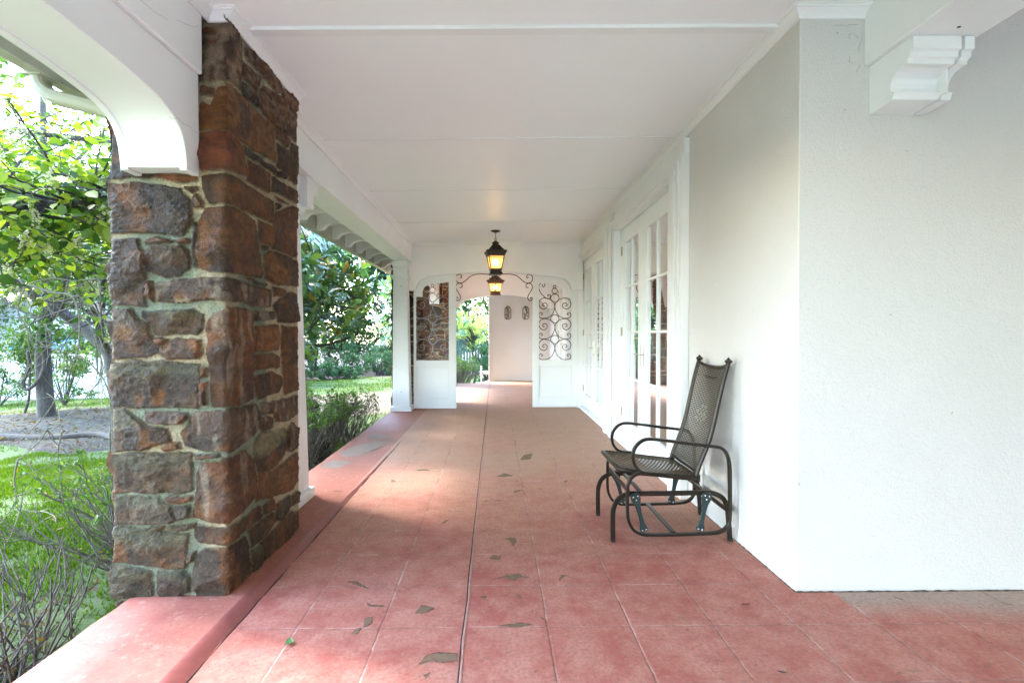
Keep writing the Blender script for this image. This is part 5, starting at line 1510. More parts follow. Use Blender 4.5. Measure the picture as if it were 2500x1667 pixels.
# ---- near broad leaved tree ---------------------------------------------------
def near_tree():
    rs = random.Random(21)
    t = thing('broadleaf_tree', 'bright green broad leaved tree with cream blossom left of the pillar', 'tree', (-7.4, 3.2, gz1(-7.4, 3.2)))
    mb = MB(); tips = []
    base = Vector((-7.4, 3.2, gz1(-7.4, 3.2) - .1))
    mb.tube(refine([tuple(base), (-7.3, 3.3, .6), (-7.1, 3.5, 1.5), (-6.9, 3.6, 2.4), (-6.7, 3.8, 3.4), (-6.6, 4.0, 4.6)], 4), [.19 - .0055 * i for i in range(21)], 12)
    limbs = [[(-7.05, 3.6, 1.9), (-5.6, 3.55, 2.05), (-4.3, 3.5, 2.13), (-3.33, 3.5, 2.14), (-3.12, 3.5, 2.148), (-2.91, 3.5, 2.18), (-2.75, 3.5, 2.19), (-2.56, 3.5, 2.235), (-2.3, 3.5, 2.32)],
             [(-6.9, 3.7, 2.4), (-5.9, 4.4, 2.4), (-4.76, 5.0, 2.225), (-4.54, 5.0, 2.21), (-4.32, 5.0, 2.16), (-4.14, 5.0, 2.08)],
             [(-6.9, 3.7, 2.6), (-6.0, 3.6, 3.1), (-5.0, 3.5, 3.5), (-4.0, 3.6, 3.7), (-3.0, 3.7, 3.8)],
             [(-6.8, 3.8, 3.0), (-5.8, 4.8, 3.3), (-4.8, 5.8, 3.5), (-3.9, 6.6, 3.6)],
             [(-6.7, 3.9, 3.4), (-6.0, 4.8, 4.2), (-5.0, 5.2, 4.8), (-4.2, 5.4, 5.1)],
             [(-6.7, 3.9, 3.4), (-5.8, 3.0, 4.0), (-4.8, 2.4, 4.4), (-4.0, 2.1, 4.6)],
             [(-6.6, 4.0, 4.5), (-6.9, 4.8, 5.6), (-6.6, 5.4, 6.4)], [(-7.0, 3.6, 2.2), (-7.2, 5.0, 2.8), (-6.8, 6.4, 3.2), (-6.2, 7.4, 3.4)],
             [(-6.8, 3.8, 2.9), (-6.0, 4.6, 2.9), (-5.0, 5.4, 2.75), (-4.3, 5.9, 2.6), (-3.8, 6.2, 2.5)]]
    rad = [.042, .03, .05, .04, .04, .04, .04, .04, .035]
    for L_, r_ in zip(limbs, rad):
        pts = refine(L_, 4); n_ = len(pts)
        mb.tube(pts, [max(.012, r_ * (1.35 - .9 * i / n_)) for i in range(n_)], 8)
        for i in range(int(n_ * .35), n_, 1):
            p = Vector(pts[i])
            for q in range(3):
                d = Vector((rs.gauss(.1, 1), rs.gauss(0, 1), rs.gauss(0.0, .55)))
                branches(mb, p, d, rs.uniform(.35, .75), .010, 1, tips, .55, 2, .35, .15, 4, rs, .7, .0022)
    mb.build('trunk', M['bark'], t)
    P = []; D = []; N = []; L = []
    for (q, d, dep) in tips:
        for k in range(rs.randint(7, 12)):
            o = Vector((rs.gauss(0, .10), rs.gauss(0, .10), rs.gauss(0, .05)))
            p = q - d * rs.uniform(0, .35) + o
            if p.x > -1.95 and p.y < 9: continue
            if p.x > -2.45 and p.z > 2.5: continue
            dd = Vector((d.x + rs.gauss(0, .7), d.y + rs.gauss(0, .7), d.z * .3 - .35 + rs.gauss(0, .3)))
            P.append(p); D.append(dd); N.append((rs.gauss(0, .35), rs.gauss(0, .35), 1)); L.append(rs.uniform(.055, .11))
    P = np.array([tuple(p) for p in P]); L = np.array(L)
    leaves('foliage', P, np.array([tuple(p) for p in D]), np.array(N), L, L * .74, 'broad', M['leaf_broad'], t, smooth=False)
    # blossom panicles
    bp = []
    sel = rs.sample(range(len(tips)), min(420, len(tips)))
    for i in sel:
        q, d, _ = tips[i]
        if q.x > -2.4: continue
        ax = Vector((rs.gauss(0, .3), rs.gauss(0, .3), .6)).normalized()
        for k in range(70):
            f = rs.random(); p = q + ax * (f * .13) + Vector((rs.gauss(0, 1), rs.gauss(0, 1), rs.gauss(0, 1))) * .022 * (1.1 - f)
            bp.append(tuple(p))
    bp = np.array(bp); k = len(bp)
    leaves('blossom', bp, rdir(k), rdir(k), .018, .016, 'kite', M['bloom'], t)
    crown_leaves(3600, (-5.2, 5.8, 6.3), (3.0, 3.4, 1.2), 70, .12, 'kite', M['leaf_broad'], t, 778, name='sun_screen_foliage')  # unseen high canopy, added to block part of the sun on the floor
    return t
near_tree()

# hanging dead twigs in front of the lawn: one fallen-over dead branch system
DEAD = [[(-4.2, 4.59, 1.78), (-4.17, 4.59, 1.7), (-4.22, 4.59, 1.58), (-4.21, 4.59, 1.44), (-4.12, 4.59, 1.3), (-3.98, 4.59, 1.19)], [(-4.4, 4.83, 1.72), (-4.28, 4.83, 1.79), (-4.11, 4.83, 1.82), (-3.92, 4.83, 1.8), (-3.72, 4.83, 1.82), (-3.6, 4.83, 1.82)], [(-4.23, 4.7, 1.75), (-4.02, 4.7, 1.68), (-3.85, 4.7, 1.65), (-3.78, 4.7, 1.47), (-3.78, 4.7, 1.27), (-3.81, 4.7, 1.11), (-3.92, 4.7, 0.87), (-4.07, 4.7, 0.6), (-4.29, 4.7, 0.37), (-4.44, 4.7, 0.28)], [(-4.03, 4.88, 1.8), (-4.08, 4.88, 1.59), (-4.17, 4.88, 1.42), (-4.26, 4.88, 1.4)], [(-3.93, 4.9, 1.48), (-3.83, 4.9, 1.37), (-3.75, 4.9, 1.12), (-3.73, 4.9, 0.93), (-3.87, 4.9, 0.72), (-4.08, 4.9, 0.5), (-4.33, 4.9, 0.29)], [(-3.42, 4.45, 1.78), (-3.4, 4.45, 1.68), (-3.4, 4.45, 1.47), (-3.38, 4.45, 1.27)], [(-3.58, 4.41, 1.13), (-3.48, 4.41, 1.07), (-3.36, 4.41, 0.94), (-3.3, 4.41, 0.78), (-3.29, 4.41, 0.6), (-3.3, 4.41, 0.39)], [(-4.39, 5.07, 1.18), (-4.32, 5.07, 1.21), (-4.12, 5.07, 1.19)], [(-3.71, 4.61, 1.64), (-3.78, 4.61, 1.64)], [(-3.49, 4.02, 0.56), (-3.55, 4.02, 0.47), (-3.67, 4.02, 0.36), (-3.73, 4.02, 0.33)], [(-4.07, 4.4, 0.23), (-4.1, 4.4, 0.07), (-4.09, 4.4, -0.1), (-4.14, 4.4, -0.2), (-4.22, 4.4, -0.31)], [(-3.46, 4.13, 0.54), (-3.5, 4.13, 0.38), (-3.48, 4.13, 0.24), (-3.35, 4.13, 0.3)], [(-3.23, 4.32, 0.5), (-3.23, 4.32, 0.23), (-3.19, 4.32, 0.12), (-3.2, 4.32, 0.01), (-3.29, 4.32, -0.16), (-3.39, 4.32, -0.28), (-3.3, 4.32, -0.36)], [(-3.85, 4.14, -0.02), (-3.81, 4.14, -0.09), (-3.7, 4.14, -0.12), (-3.6, 4.14, -0.1)]]

db = thing('dead_branch', 'pale bare dead branches arching down over the lawn left of the pillar', 'branch', (-4.2, 4.6, 1.7))
mb = MB(); rs = random.Random(4)
for L_ in DEAD:
    pts = refine(L_, 5); n_ = len(pts)
    big = 0.012 if len(L_) > 8 else (0.009 if len(L_) > 4 else 0.006)
    mb.tube(pts, [max(.0035, big * (1 - .75 * i / n_)) for i in range(n_)], 6)
    for k in range(5):
        i = rs.randrange(n_); tips = []
        branches(mb, Vector(pts[i]), Vector((rs.gauss(0, 1), rs.gauss(0, 1), rs.gauss(-.5, .7))), rs.uniform(.15, .5), .004, 1, tips, .5, 2, .5, .3, 5, rs, .6, .0016)
mb.build('twigs', M['twig'], db)

# ---- trees beyond --------------------------------------------------------------
def tree(label, x, y, h, rx, ry, cz, rz, n_, size, m, seed, tr=.16, lean=(0, 0), clumps=70, kind='kite', group='woodland trees beyond the lawn', bk_='barkd', cat='tree', name='woodland_tree', asp=.6, hang=0.0, flat=.75):
    z0 = gz1(x, y); rs = random.Random(seed)
    t = thing(name, label, cat, (x, y, z0), group)
    mb = MB()
    pts = [(x + lean[0] * f + rs.gauss(0, .05) * (f > 0), y + lean[1] * f, z0 - .15 + h * f) for f in (0, .04, .2, .4, .6, .8, 1)]
    mb.tube(refine(pts, 3), [tr * 1.35, tr * 1.15, tr * 1.02] + [tr * (1 - .75 * i / 16) for i in range(16)], 10)
    ob, c = crown_leaves(n_, (x + lean[0] * .8, y + lean[1] * .8, z0 + cz), (rx, ry, rz), clumps, size, kind, m, t, seed, asp=asp, hang=hang, flat=flat)
    # limbs reaching clumps
    for q in c[:: max(1, clumps // 26)]:
        zt = z0 + max(.25 * h, min(h * .95, (q[2] - z0) * .7))
        f = (zt - z0) / h; s = Vector((x + lean[0] * f, y + lean[1] * f, zt)); e = Vector(tuple(q))
        md = (s + e) / 2 + Vector((rs.gauss(0, .15), rs.gauss(0, .15), .12 * (e - s).length))
        mb.tube(refine([tuple(s), tuple(md), tuple(e)], 3), [tr * .34 * (1 - .12 * i) for i in range(7)], 5, cap=False)
    mb.build('trunk', M[bk_], t)
    return t
# the upright trunk in the mulch bed, wrapped by a dead vine
T2 = tree('tall straight grey trunk with a dead vine, standing in the mulch bed', -11.3, 13.0, 8.5, 4.6, 4.2, 5.3, 3.6, 15000, .16, M['leaf_bg2'], 31, .185, clumps=80, bk_='bark', group=None, name='upright_tree')
mb = MB()
mb.tube(refine([(-11.42, 12.78, 1.3), (-11.5, 12.76, .9), (-11.48, 12.75, .5), (-11.62, 12.74, .15), (-11.55, 12.73, -.05), (-11.3, 12.72, .1), (-11.12, 12.76, .5), (-11.15, 12.76, 1.0), (-11.2, 12.78, 1.5)], 4), .045, 6)
mb.build('vine', M['bark'], T2)
# bent trunk
BT = thing('bent_tree', 'grey trunk bending left over the mulch bed behind the pillar', 'tree', (-6.55, 9, gz1(-6.55, 9)))
mb = MB(); rs = random.Random(9)
tk = refine([(-6.55, 9, -.62), (-6.56, 9, 0.0), (-6.63, 9, .56), (-6.72, 9, .97), (-6.905, 9, 1.19), (-7.25, 9, 1.462), (-7.57, 9, 1.706), (-8.16, 9, 2.06), (-8.43, 9, 2.14), (-9.0, 9.1, 2.5), (-9.6, 9.2, 3.1)], 4)
mb.tube(tk, [.14 - .0022 * i for i in range(len(tk))], 10)
for L_ in ([(-6.72, 9, .97), (-6.4, 8.3, 1.5), (-5.9, 7.6, 1.75), (-5.14, 7.0, 1.36)][::1], [(-6.9, 9, 1.19), (-6.2, 8.2, 2.2), (-5.3, 7.2, 2.5), (-4.935, 6.6, 2.25), (-4.56, 6.3, 1.98), (-4.3, 6.1, 1.8)], [(-7.57, 9, 1.7), (-7.0, 8.6, 2.6), (-6.0, 8.2, 3.3)], [(-7.25, 9, 1.46), (-7.9, 8.4, 2.3), (-8.0, 8.0, 3.2)]):
    pts = refine(L_, 4); mb.tube(pts, [.06 * (1 - .6 * i / len(pts)) for i in range(len(pts))], 7)
    tips = []
    for i in range(3, len(pts)):
        branches(mb, Vector(pts[i]), Vector((rs.gauss(0, 1), rs.gauss(0, 1), rs.gauss(0, .7))), rs.uniform(.5, 1.1), .014, 1, tips, .6, 2, .4, .1, 5, rs, .7, .003)
mb.build('trunk', M['bark'], BT)
crown_leaves(5000, (-7.6, 9.0, 3.0), (2.4, 1.6, 1.2), 60, .10, 'kite', M['leaf_bg2'], BT, 77, name='crown')
# thin saplings
for i, (x, y, hh) in enumerate([(-8.7, 12.2, 3.2), (-10.2, 15.5, 4.0), (-7.9, 14.2, 3.4), (-12.9, 14.2, 3.0)]):
    tree(['slim sapling between the two trunks at the mulch bed', 'slim sapling behind the upright grey trunk', 'slim sapling behind the bent grey trunk', 'slim sapling left of the upright grey trunk'][i], x, y, hh, 1.3, 1.2, hh * .66, 1.3, 3600, .09, M['leaf_bg2'], 140 + i, .035, (.3, 0), 40, group='saplings at the mulch bed', name='sapling')
# fallen branch
fb = MB(); pts = refine([(-6.1, 8.5, gz1(-6.1, 8.5) + .06), (-7.2, 9.4, gz1(-7.2, 9.4) + .10), (-8.0, 9.3, gz1(-8.0, 9.3) + .08), (-9.2, 9.5, gz1(-9.2, 9.5) + .08), (-10.6, 9.7, gz1(-10.6, 9.7) + .06)], 5)
fb.tube(pts, [.05 + .03 * i / len(pts) for i in range(len(pts))], 8)
tag(fb.build('fallen_branch', M['barkd']), 'dark fallen branch lying along the front of the mulch bed', 'branch')
# low dark branches at far left of the bed
fb = MB()
for L_ in ([(-14.2, 12.2, .1), (-13.4, 12.1, -.45), (-12.6, 12.0, -.78), (-12.2, 12.0, -.86)], [(-14.6, 12.3, -.55), (-13.2, 12.2, -.75), (-12.2, 12.1, -.84)]):
    pts = refine(L_, 4); fb.tube(pts, [.05 + .05 * i / len(pts) for i in range(len(pts))], 7)
tag(fb.build('stump_branch', M['barkd']), 'low dark forked branch left of the upright trunk', 'branch')

# magnolias ----------------------------------------------------------------------
def magnolia(label, x, y, h, clumps_box, nwh, seed, leafL=.17, grp=None, limbs=()):
    rs = random.Random(seed); r0 = np.random.default_rng(seed)
    z0 = gz1(x, y)
    t = thing('magnolia_tree', label, 'tree', (x, y, z0), grp)
    mb = MB(); mb.tube([(x, y, z0 - .1), (x + .03, y, z0 + h * .4), (x - .02, y + .05, z0 + h * .75), (x, y, z0 + h)], [.13, .10, .06, .03], 10)
    (cx_, cy_, cz), (rx, ry, rz) = clumps_box
    P = []; D = []; N = []; L = []; Rn = []
    cnt = 0
    while cnt < nwh:
        v = Vector((rs.gauss(0, 1), rs.gauss(0, 1), rs.gauss(0, 1))).normalized() * (rs.random() ** .42)
        q = Vector((cx_ + v.x * rx, cy_ + v.y * ry, cz + v.z * rz))
        if q.x > -2.5 and q.z > 2.35 and q.y < 14: continue
        if q.x > -2.08 and q.y < 13.5: continue
        cnt += 1
        out = (q - Vector((x, y, q.z - .8))).normalized()
        ax = (out * .8 + Vector((rs.gauss(0, .5), rs.gauss(0, .5), rs.gauss(.15, .5)))).normalized()
        # twig
        s = q - ax * rs.uniform(.25, .55) - Vector((0, 0, .05))
        mb.tube([tuple(s), tuple((s + q) / 2 + Vector((0, 0, .02))), tuple(q)], [.012, .009, .006], 4, cap=False)
        if cnt % 7 == 0:
            zt = z0 + max(.12 * h, min(.9 * h, (q.z - z0) * .75)); st = Vector((x, y, zt))
            md = (st + Vector(s)) / 2 + Vector((rs.gauss(0, .12), rs.gauss(0, .12), rs.uniform(-.1, .25)))
            mb.tube(refine([tuple(st), tuple(md), tuple(s)], 4), [.032 * (1 - .07 * i) for i in range(9)], 6, cap=False)
        e1 = ax.orthogonal().normalized(); e2 = ax.cross(e1)
        k = rs.randint(8, 12)
        yel = rs.random() < .10
        for j in range(k):
            a = j * 2.4 + rs.uniform(-.3, .3); el = rs.uniform(.15, .75)
            dd = (e1 * math.cos(a) + e2 * math.sin(a)) * math.cos(el) + ax * math.sin(el)
            dd.z -= .12
            P.append(tuple(q - ax * (.014 * j) + dd * .01)); D.append(tuple(dd)); nn = ax * .8 + Vector((0, 0, .5)); N.append(tuple(nn))
            L.append(leafL * rs.uniform(.65, 1.12)); Rn.append(rs.uniform(.955, 1) if (yel and rs.random() < .45) or rs.random() < .014 else rs.uniform(0, .94))
    mb.build('trunk', M['barkd'], t)
    L = np.array(L)
    leaves('foliage', np.array(P), np.array(D), np.array(N), L, L * .36, 'long', M['leaf_mag'], t, np.array(Rn), smooth=True)
    return t
magnolia('large glossy magnolia with some yellow leaves beside the middle of the porch', -4.0, 8.6, 5.4, ((-3.5, 8.1, 2.75), (1.75, 2.5, 1.95)), 640, 51, .235)
magnolia('glossy magnolia glimpsed through the far arched opening', -3.0, 17.8, 4.2, ((-2.6, 17.4, 2.3), (1.7, 1.6, 2.0)), 330, 52, .23)

# dark evergreen shrubs at the back of the lawn
def shrub(label, x, y, rx, ry, h, n_, size, m, seed, grp, name='evergreen_shrub', kind='kite', asp=.28):
    z0 = gz1(x, y)
    t = thing(name, label, 'shrub', (x, y, z0), grp); rs = random.Random(seed)
    ob, c = crown_leaves(n_, (x, y, z0 + h * .5), (rx, ry, h * .55), 46, size, kind, m, t, seed, fill=.5, name='foliage', asp=asp)
    mb = MB()
    for q in c[::3]: mb.tube(refine([(x + rs.gauss(0, .15), y + rs.gauss(0, .15), z0 - .05), tuple((Vector((x, y, z0)) + Vector(tuple(q))) / 2 + Vector((0, 0, -.05))), tuple(q)], 3), [.03, .027, .024, .02, .015, .01, .008], 5, cap=False)
    mb.build('stems', M['barkd'], t)
    return t
SH = [(-9.6, 24, 2.2, 1.3, 1.1, 'low dark yew shrub on the left, at the back of the lawn'), (-7.2, 23.0, 1.4, .9, .75, 'small dark yew shrub spreading forward onto the lawn edge'), (-5.6, 25.0, 1.8, 1.3, 1.5, 'taller dark yew shrub behind the lawn near the far post'), (-12.2, 26, 2.2, 1.4, 1.9, 'rounded dark yew at the rear left of the lawn'), (-8.2, 26.5, 2.6, 1.4, 2.1, 'broad dark yew in the rear row behind the lawn'), (-3.6, 26.2, 1.8, 1.3, 1.7, 'dark yew partly hidden by the far white post')]
for i, (x, y, rx, ry, h, lb) in enumerate(SH):
    shrub(lb, x, y, rx, ry, h, 5200, .12, M['leaf_con'], 200 + i, 'dark evergreen shrubs behind the lawn')

# azaleas: many bare stems with leaf tufts at the tips
def azalea(label, x, y, R_, H, nst, leafy, seed, m='leaf_az', lean=(0, 0), dry=0, rad=.007, grp='azalea shrubs along the porch edge', xmax=-1.83, tw=3):
    rs = random.Random(seed); z0 = gz1(x, y)
    t = thing('azalea_shrub', label, 'shrub', (x, y, z0), grp)
    mb = MB(); tips = []
    for k in range(nst):
        a = rs.uniform(0, 2 * math.pi); rr = R_ * (rs.random() ** .6)
        ex, ey = x + lean[0] + rr * math.cos(a), y + lean[1] + rr * math.sin(a)
        ez = z0 + H * rs.uniform(.72, 1.02) * (1 - .25 * (rr / R_) ** 2)
        if ex > xmax - .06: ex = xmax - .06 - rs.uniform(0, .25)
        s = Vector((x + rs.gauss(0, .07), y + rs.gauss(0, .10), z0 - .03)); e = Vector((ex, ey, ez))
        m1 = s.lerp(e, .35) + Vector((rs.gauss(0, .04), rs.gauss(0, .04), -.04)); m2 = s.lerp(e, .7) + Vector((rs.gauss(0, .05), rs.gauss(0, .05), -.03))
        pts = refine([tuple(s), tuple(m1), tuple(m2), tuple(e)], 4)
        mb.tube(pts, [rad * (1.25 - .75 * i / 12) for i in range(13)], 5, cap=False)
        tips.append((e, (e - m2).normalized()))
        for q in range(tw):
            i = rs.randint(4, 11); p = Vector(pts[i]); d = (Vector(pts[i + 1]) - p).normalized()
            d = (d + Vector((rs.gauss(0, .55), rs.gauss(0, .55), rs.gauss(.25, .3)))).normalized()
            L_ = rs.uniform(.10, .30) * max(.6, H); e2 = p + d * L_
            if e2.x > xmax - .03: e2.x = xmax - .03
            e2.z = min(e2.z, z0 + H * 1.05)
            mm = (p + e2) / 2 + Vector((rs.gauss(0, .012), rs.gauss(0, .012), -.01))
            mb.tube(refine([tuple(p), tuple(mm), tuple(e2)], 3), [rad * (.62 - .05 * j) for j in range(7)], 4, cap=False)
            tips.append((e2, (e2 - mm).normalized()))
            for w_ in range(2):
                dd = (d + Vector((rs.gauss(0, .7), rs.gauss(0, .7), rs.gauss(.2, .3)))).normalized(); e3 = mm + dd * L_ * .5
                if e3.x > xmax - .02: continue
                mb.tube([tuple(mm), tuple((mm + e3) / 2 + Vector((0, 0, .006))), tuple(e3)], [rad * .35, rad * .3, rad * .25], 4, cap=False)
                tips.append((e3, dd))
    mb.build('stems', M['stem'], t)
    P = []; D = []; N = []
    for (q, d) in tips:
        if rs.random() > leafy or q.z < z0 + H * .66: continue
        for j in range(rs.randint(7, 12)):
            dd = d * .5 + Vector((rs.gauss(0, .6), rs.gauss(0, .6), rs.gauss(.3, .4)))
            P.append(tuple(q + Vector((rs.gauss(0, .012), rs.gauss(0, .012), rs.gauss(0, .014))))); D.append(tuple(dd)); N.append((rs.gauss(0, .5), rs.gauss(0, .5), 1))
    if P: leaves('foliage', P, D, N, np.array([rs.uniform(.028, .048) for _ in P]), .018, 'kite', M[m], t)
    if dry:
        P = []; D = []; N = []
        for (q, d) in rs.sample(tips, min(dry, len(tips))):
            for j in range(5):
                P.append(tuple(q - d * rs.uniform(0, .2) + Vector((rs.gauss(0, .02), rs.gauss(0, .02), rs.gauss(0, .02))))); D.append((rs.gauss(0, 1), rs.gauss(0, 1), rs.gauss(-.4, .6))); N.append((rs.gauss(0, 1), rs.gauss(0, 1), rs.gauss(0, 1)))
        leaves('dry_leaves', P, D, N, np.array([rs.uniform(.02, .04) for _ in P]), .012, 'kite', M['leaf_dry'], t)
    return t
azalea('leafy topped azalea with fanned grey stems beside the middle of the porch floor', -2.3, 6.5, 1.15, .88, 170, .75, 61, lean=(-.35, .2), tw=4)
azalea('sparser azalea close before the far white post', -2.3, 8.1, .65, .78, 70, .25, 62, lean=(-.1, .1), rad=.005, tw=4)
azalea('azalea with bare lower stems and fresh tufts, left behind the near pillar', -2.22, 3.45, .70, .78, 46, .40, 63, lean=(-.42, .1), rad=.006, tw=3)
azalea('mostly bare twiggy azalea at the lower left corner', -2.25, 2.35, .75, .60, 46, .03, 64, lean=(-.15, .1), dry=45, rad=.006, tw=4)
azalea('round azalea seen through the far arched opening', -1.25, 15.6, .75, 1.05, 110, .95, 65, lean=(0, 0), rad=.009, xmax=0.5, tw=4)

# weeping conifer by the picket fence
tw_ = tree('pale yellow green weeping conifer in front of the dark picket fence', -0.9, 19.5, 3.2, 1.25, 1.1, 2.2, .75, 9000, .13, M['leaf_weep'], 71, .06, (0, 0), 60, kind='blade', group=None, name='weeping_tree', asp=.12, hang=1.6)
shrub('blue green spruce bough in front of the dark picket fence', -0.2, 18.5, .8, .8, 1.9, 5000, .10, M['leaf_con'], 72, None, name='spruce_shrub')

# ---- woodland belt --------------------------------------------------------------
rs = random.Random(99)
LB = ['behind the deck house', 'behind the upright grey trunk', 'behind the bent grey trunk', 'at the far left beyond the deck', 'behind the yew shrubs', 'behind the magnolia', 'beyond the far post', 'beyond the picket fence', 'left of the picket fence', 'at the left end of the woodland']
protos = []
for k, (n_, m, size) in enumerate(((15000, 'leaf_bg', .24), (15000, 'leaf_bg2', .22), (15000, 'leaf_con', .26))):
    protos.append(tree('tall leafy tree', 0, 0, 11, 3.8, 3.6, 6.4, 5.6, n_, size, M[m], 300 + k, .22, (.4, .2), 120))
spots = [(-27, 33, 1, 1.1, 'bright leafy tree behind the deck house roof'), (-21.5, 31, 0, 1.0, 'mid green tree rising behind the white deck railing'), (-17, 27, 1, .85, 'bright green tree just behind the upright grey trunk'), (-13.6, 24.5, 0, .8, 'mid green tree between the trunks, behind the mulch bed'),
         (-11, 31, 2, 1.0, 'dark tree between the mulch bed and the yew shrubs'), (-15.5, 36, 0, 1.2, 'tall tree far behind the bent grey trunk'), (-6.6, 33, 0, 1.0, 'mid green tree straight behind the rear yew shrubs'), (-2.6, 34, 2, 1.05, 'dark tree beyond the magnolia and the far post'),
         (1.2, 29, 0, .9, 'mid green tree beyond the dark picket fence'), (5.6, 31, 2, 1.0, 'dark tree at the right end of the picket fence'), (-33, 27, 0, 1.15, 'mid green tree at the far left past the deck'), (-23, 21.5, 1, .8, 'bright leafy tree at the left edge beside the deck'),
         (-9.6, 20.6, 1, .52, 'small bright tree behind the saplings and bent trunk'), (-19, 42, 2, 1.3, 'large dark tree at the back of the woodland'), (-6, 44, 2, 1.3, 'large dark tree behind the shrubs in the deep background'), (-29, 43, 2, 1.35, 'large dark tree deep behind the deck house'),
         (-10, -4, 0, .8, 'unseen tree added left of the porch to cut sky light on the front wall'), (-8, -11, 1, .9, 'unseen tree added at the rear left to screen sky from the front wall'), (3, -17, 2, 1.0, 'unseen tree added straight behind the viewpoint to screen the sky'), (10, -14, 0, .9, 'unseen tree added behind the viewpoint on the house side to screen the sky')]  # this row: unseen trees added to cut sky light on the front wall
for i, (x, y, k, s, lb) in enumerate(spots):
    z0 = gz1(x, y)
    if i in (0, 1, 4):
        o = protos[{0: 1, 1: 0, 4: 2}[i]]; o.location = (x, y, z0); o.scale = (s, s, s); o['label'] = lb
        first = o
    else:
        dup(protos[k], (x, y, z0), rs.uniform(0, 6.28), s, label=lb)
# undergrowth that closes the view under the crowns
ug = []
for i, (x, y, rx, h, lb) in enumerate([(-24, 27, 3.2, 3.4, 'leafy hazel undergrowth behind the deck house wall'), (-18, 23.5, 2.6, 2.8, 'leafy undergrowth right of the deck railing'), (-14.5, 20.5, 2.2, 2.6, 'leafy undergrowth behind the upright trunk'), (-11.5, 27.5, 3.0, 3.4, 'leafy undergrowth behind the saplings'), (-17, 32, 4, 4.2, 'tall undergrowth in the gap behind the upright trunk'), (-7, 30, 3.4, 3.6, 'tall undergrowth behind the yew row'), (-2, 31, 3.4, 3.2, 'tall undergrowth left of the picket fence'), (-10.5, 36, 4.5, 4.8, 'high undergrowth deep behind the lawn')]):
    z0 = gz1(x, y)
    t = thing('undergrowth_bush', lb, 'bush', (x, y, z0), 'leafy undergrowth below the woodland')
    ob, c = crown_leaves(6500, (x, y, z0 + h * .5), (rx, rx * .6, h * .6), 60, .17, 'kite', M['leaf_bg' if i % 2 else 'leaf_bg2'], t, 400 + i, fill=.45, name='foliage')

for i, (x, y, rx, h, lb) in enumerate([(-14.0, 16.8, 1.1, 2.5, 'loose bright bush before the right end of the white railing'), (-16.6, 17.3, 1.0, 1.9, 'low bright bush before the middle of the white railing')]):
    z0 = gz1(x, y)
    t = thing('railing_bush', lb, 'bush', (x, y, z0), 'bushes in front of the deck railing')
    ob, c = crown_leaves(1900, (x, y, z0 + h * .5), (rx, rx * .7, h * .55), 45, .10, 'kite', M['leaf_bg2'], t, 440 + i, fill=.5, name='foliage')
    mb = MB()
    for q in c[::3]: mb.tube([(x, y, z0 - .05), tuple((Vector((x, y, z0)) + Vector(tuple(q))) / 2), tuple(q)], [.02, .014, .007], 5, cap=False)
    mb.build('stems', M['barkd'], t)

# ---- deck house -----------------------------------------------------------------
DX, DY = -19.2, 19.0
dk = thing('deck_house', 'white raised deck with picket railing and lattice skirt beyond the trees', 'building', (-16.5, 20, -1.2), None)
MB().box(-21.5, -13.2, 19.0, 23, -.78, -.33).build('deck_fascia', plain('pale_siding', (.36, .42, .36), .6), dk)
rl = MB(); rl.box(-21.5, -13.2, 19.0, 19.06, .50, .57); rl.box(-21.5, -13.2, 19.01, 19.05, -.22, -.17)
x_ = -21.5
while x_ < -13.2:
    rl.box(x_, x_ + .045, 19.01, 19.05, -.33, .50); x_ += .135
for x_ in np.arange(-21.5, -13, 1.65): rl.box(x_, x_ + .11, 18.98, 19.09, -.4, .66)
rl.build('railing', M['paint'], dk)
lt = MB()
for k in range(-8, 92):
    x_ = -21.5 + k * .10
    for s in (1, -1):
        a = (x_ if s > 0 else x_ + .45, 19.03 + .01 * s, -1.25); b_ = (x_ + .45 if s > 0 else x_, 19.03 + .01 * s, -.78)
        lt.tube([a, b_], 0, flat=(.006, .018), up=(0, 1, 0))
lt.build('lattice_skirt', M['paint'], dk)
MB().box(-21.5, -13.2, 19.2, 22.9, -1.4, -.8).build('skirt_void', M['dark'], dk)
MB().box(-22, -15.4, 23, 28, -1.4, 2.6).build('house_wall', plain('white_siding', (.40, .42, .45), .6), dk)
MB().box(-22.3, -15.1, 22.6, 28.3, 2.6, 2.75).build('roof', plain('grey_roof', (.2, .2, .2), .8), dk)
MB().add([(-19.9, 21.2, .86), (-16.6, 21.2, .86), (-16.6, 23.0, 1.35), (-19.9, 23.0, 1.35), (-19.9, 21.2, .70), (-16.6, 21.2, .70), (-19.9, 21.2, .84), (-16.6, 21.2, .84)], [(0, 1, 2, 3), (4, 5, 1, 0)]).build('awning', plain('blue_canvas', (.05, .22, .55), .7), dk)

# ---- picket fence -----------------------------------------------------------------
fn = thing('picket_fence', 'dark green picket fence beyond the far arched opening', 'fence', (0, 23, -.6), None)
rs = random.Random(12); pk = MB(); x_ = -3.0
while x_ < 5:
    zt = 1.62 + rs.gauss(0, .015)
    pk.prism([(x_, -.5), (x_ + .085, -.5), (x_ + .085, zt), (x_ + .0425, zt + .05), (x_, zt)], 'Y', 23.0, 23.025); x_ += .128
pk.build('pickets', plain('dark_green_stain', (.018, .05, .035), .7, 0, 20, .3), fn)
MB().box(-3, 5, 23.03, 23.07, 1.1, 1.2).box(-3, 5, 23.03, 23.07, -.1, .0).build('rails', bpy.data.materials['dark_green_stain'], fn)

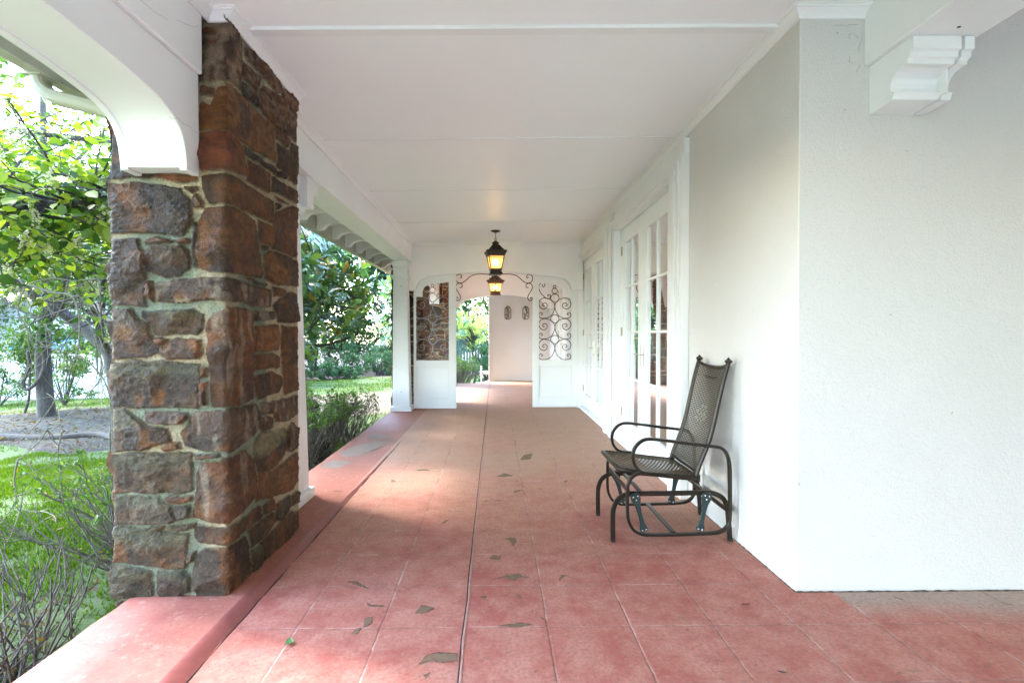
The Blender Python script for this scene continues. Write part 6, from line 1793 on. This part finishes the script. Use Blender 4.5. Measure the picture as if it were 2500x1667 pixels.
# white drain pipe along the far slab edge
pp = MB().tube(refine([(-2.9, 14.3, -.30), (-1.9, 14.25, -.22), (-1.0, 14.3, -.15), (-.35, 14.45, -.08), (-.18, 14.9, -.05)], 4), .04, 10)
tag(pp.build('drain_pipe', plain('pale_pipe', (.62, .66, .66), .45)), 'pale drain pipe lying on the ground at the far opening', 'pipe')
ut = thing('standpipe', 'small grey standpipe with a horizontal pipe at the end wall corner', 'standpipe', (-.42, 15.0, -.4))
MB().tube([(-.38, 14.75, .20), (-.12, 14.75, .20)], .055, 12).build('pipe', plain('grey_pipe', (.45, .40, .36), .5), ut)
MB().tube([(-.42, 14.75, -.4), (-.42, 14.75, .40)], .02, 8).build('stake', bpy.data.materials['grey_pipe'], ut)

# ---- little things on the porch floor -----------------------------------------------
def floor_leaf(label, x, y, L_, W_, rot, m, curl=.25, z=0.004):
    vs = []; fs = []; nu = 8
    for i in range(nu + 1):
        u = i / nu
        w_ = W_ * math.sin(math.pi * min(1, u * .96 + .02)) ** .7
        for j, v in enumerate((-1, -.4, 0, .4, 1)):
            a = (u - .5) * L_; b_ = v * w_ * .5
            h = curl * L_ * ((2 * u - 1) ** 2 * .5 + abs(v) * .4) + (0.004 if v == 0 else 0)
            vs.append((x + a * math.cos(rot) - b_ * math.sin(rot), y + a * math.sin(rot) + b_ * math.cos(rot), z + h))
    for i in range(nu):
        for j in range(4): fs.append((i * 5 + j, i * 5 + j + 1, i * 5 + j + 6, i * 5 + j + 5))
    o = MB().add(vs, fs, True).build('leaf', m)
    return tag(o, label, 'leaf')
floor_leaf('curled green leaf lying on the red floor near the front edge', -0.868, 2.146, .042, .036, 1.9, plain('green_leaf', (.10, .20, .06), .5, 0, 60, .3), .35)
floor_leaf('small dark red leaf on the floor near the wall corner', 1.20, 2.425, .045, .022, .1, plain('red_leaf', (.22, .03, .025), .5, 0, 60, .3), .15)
floor_leaf('thin grey green leaf on the concrete strip under the stucco wall', 1.977, 2.471, .04, .012, -.9, plain('grey_leaf', (.12, .13, .06), .6, 0, 60, .3), .1)
floor_leaf('brown withered leaf at the lower right of the floor', 1.097, 1.933, .035, .013, -.3, plain('brown_leaf', (.10, .06, .04), .7, 0, 60, .3), .2)
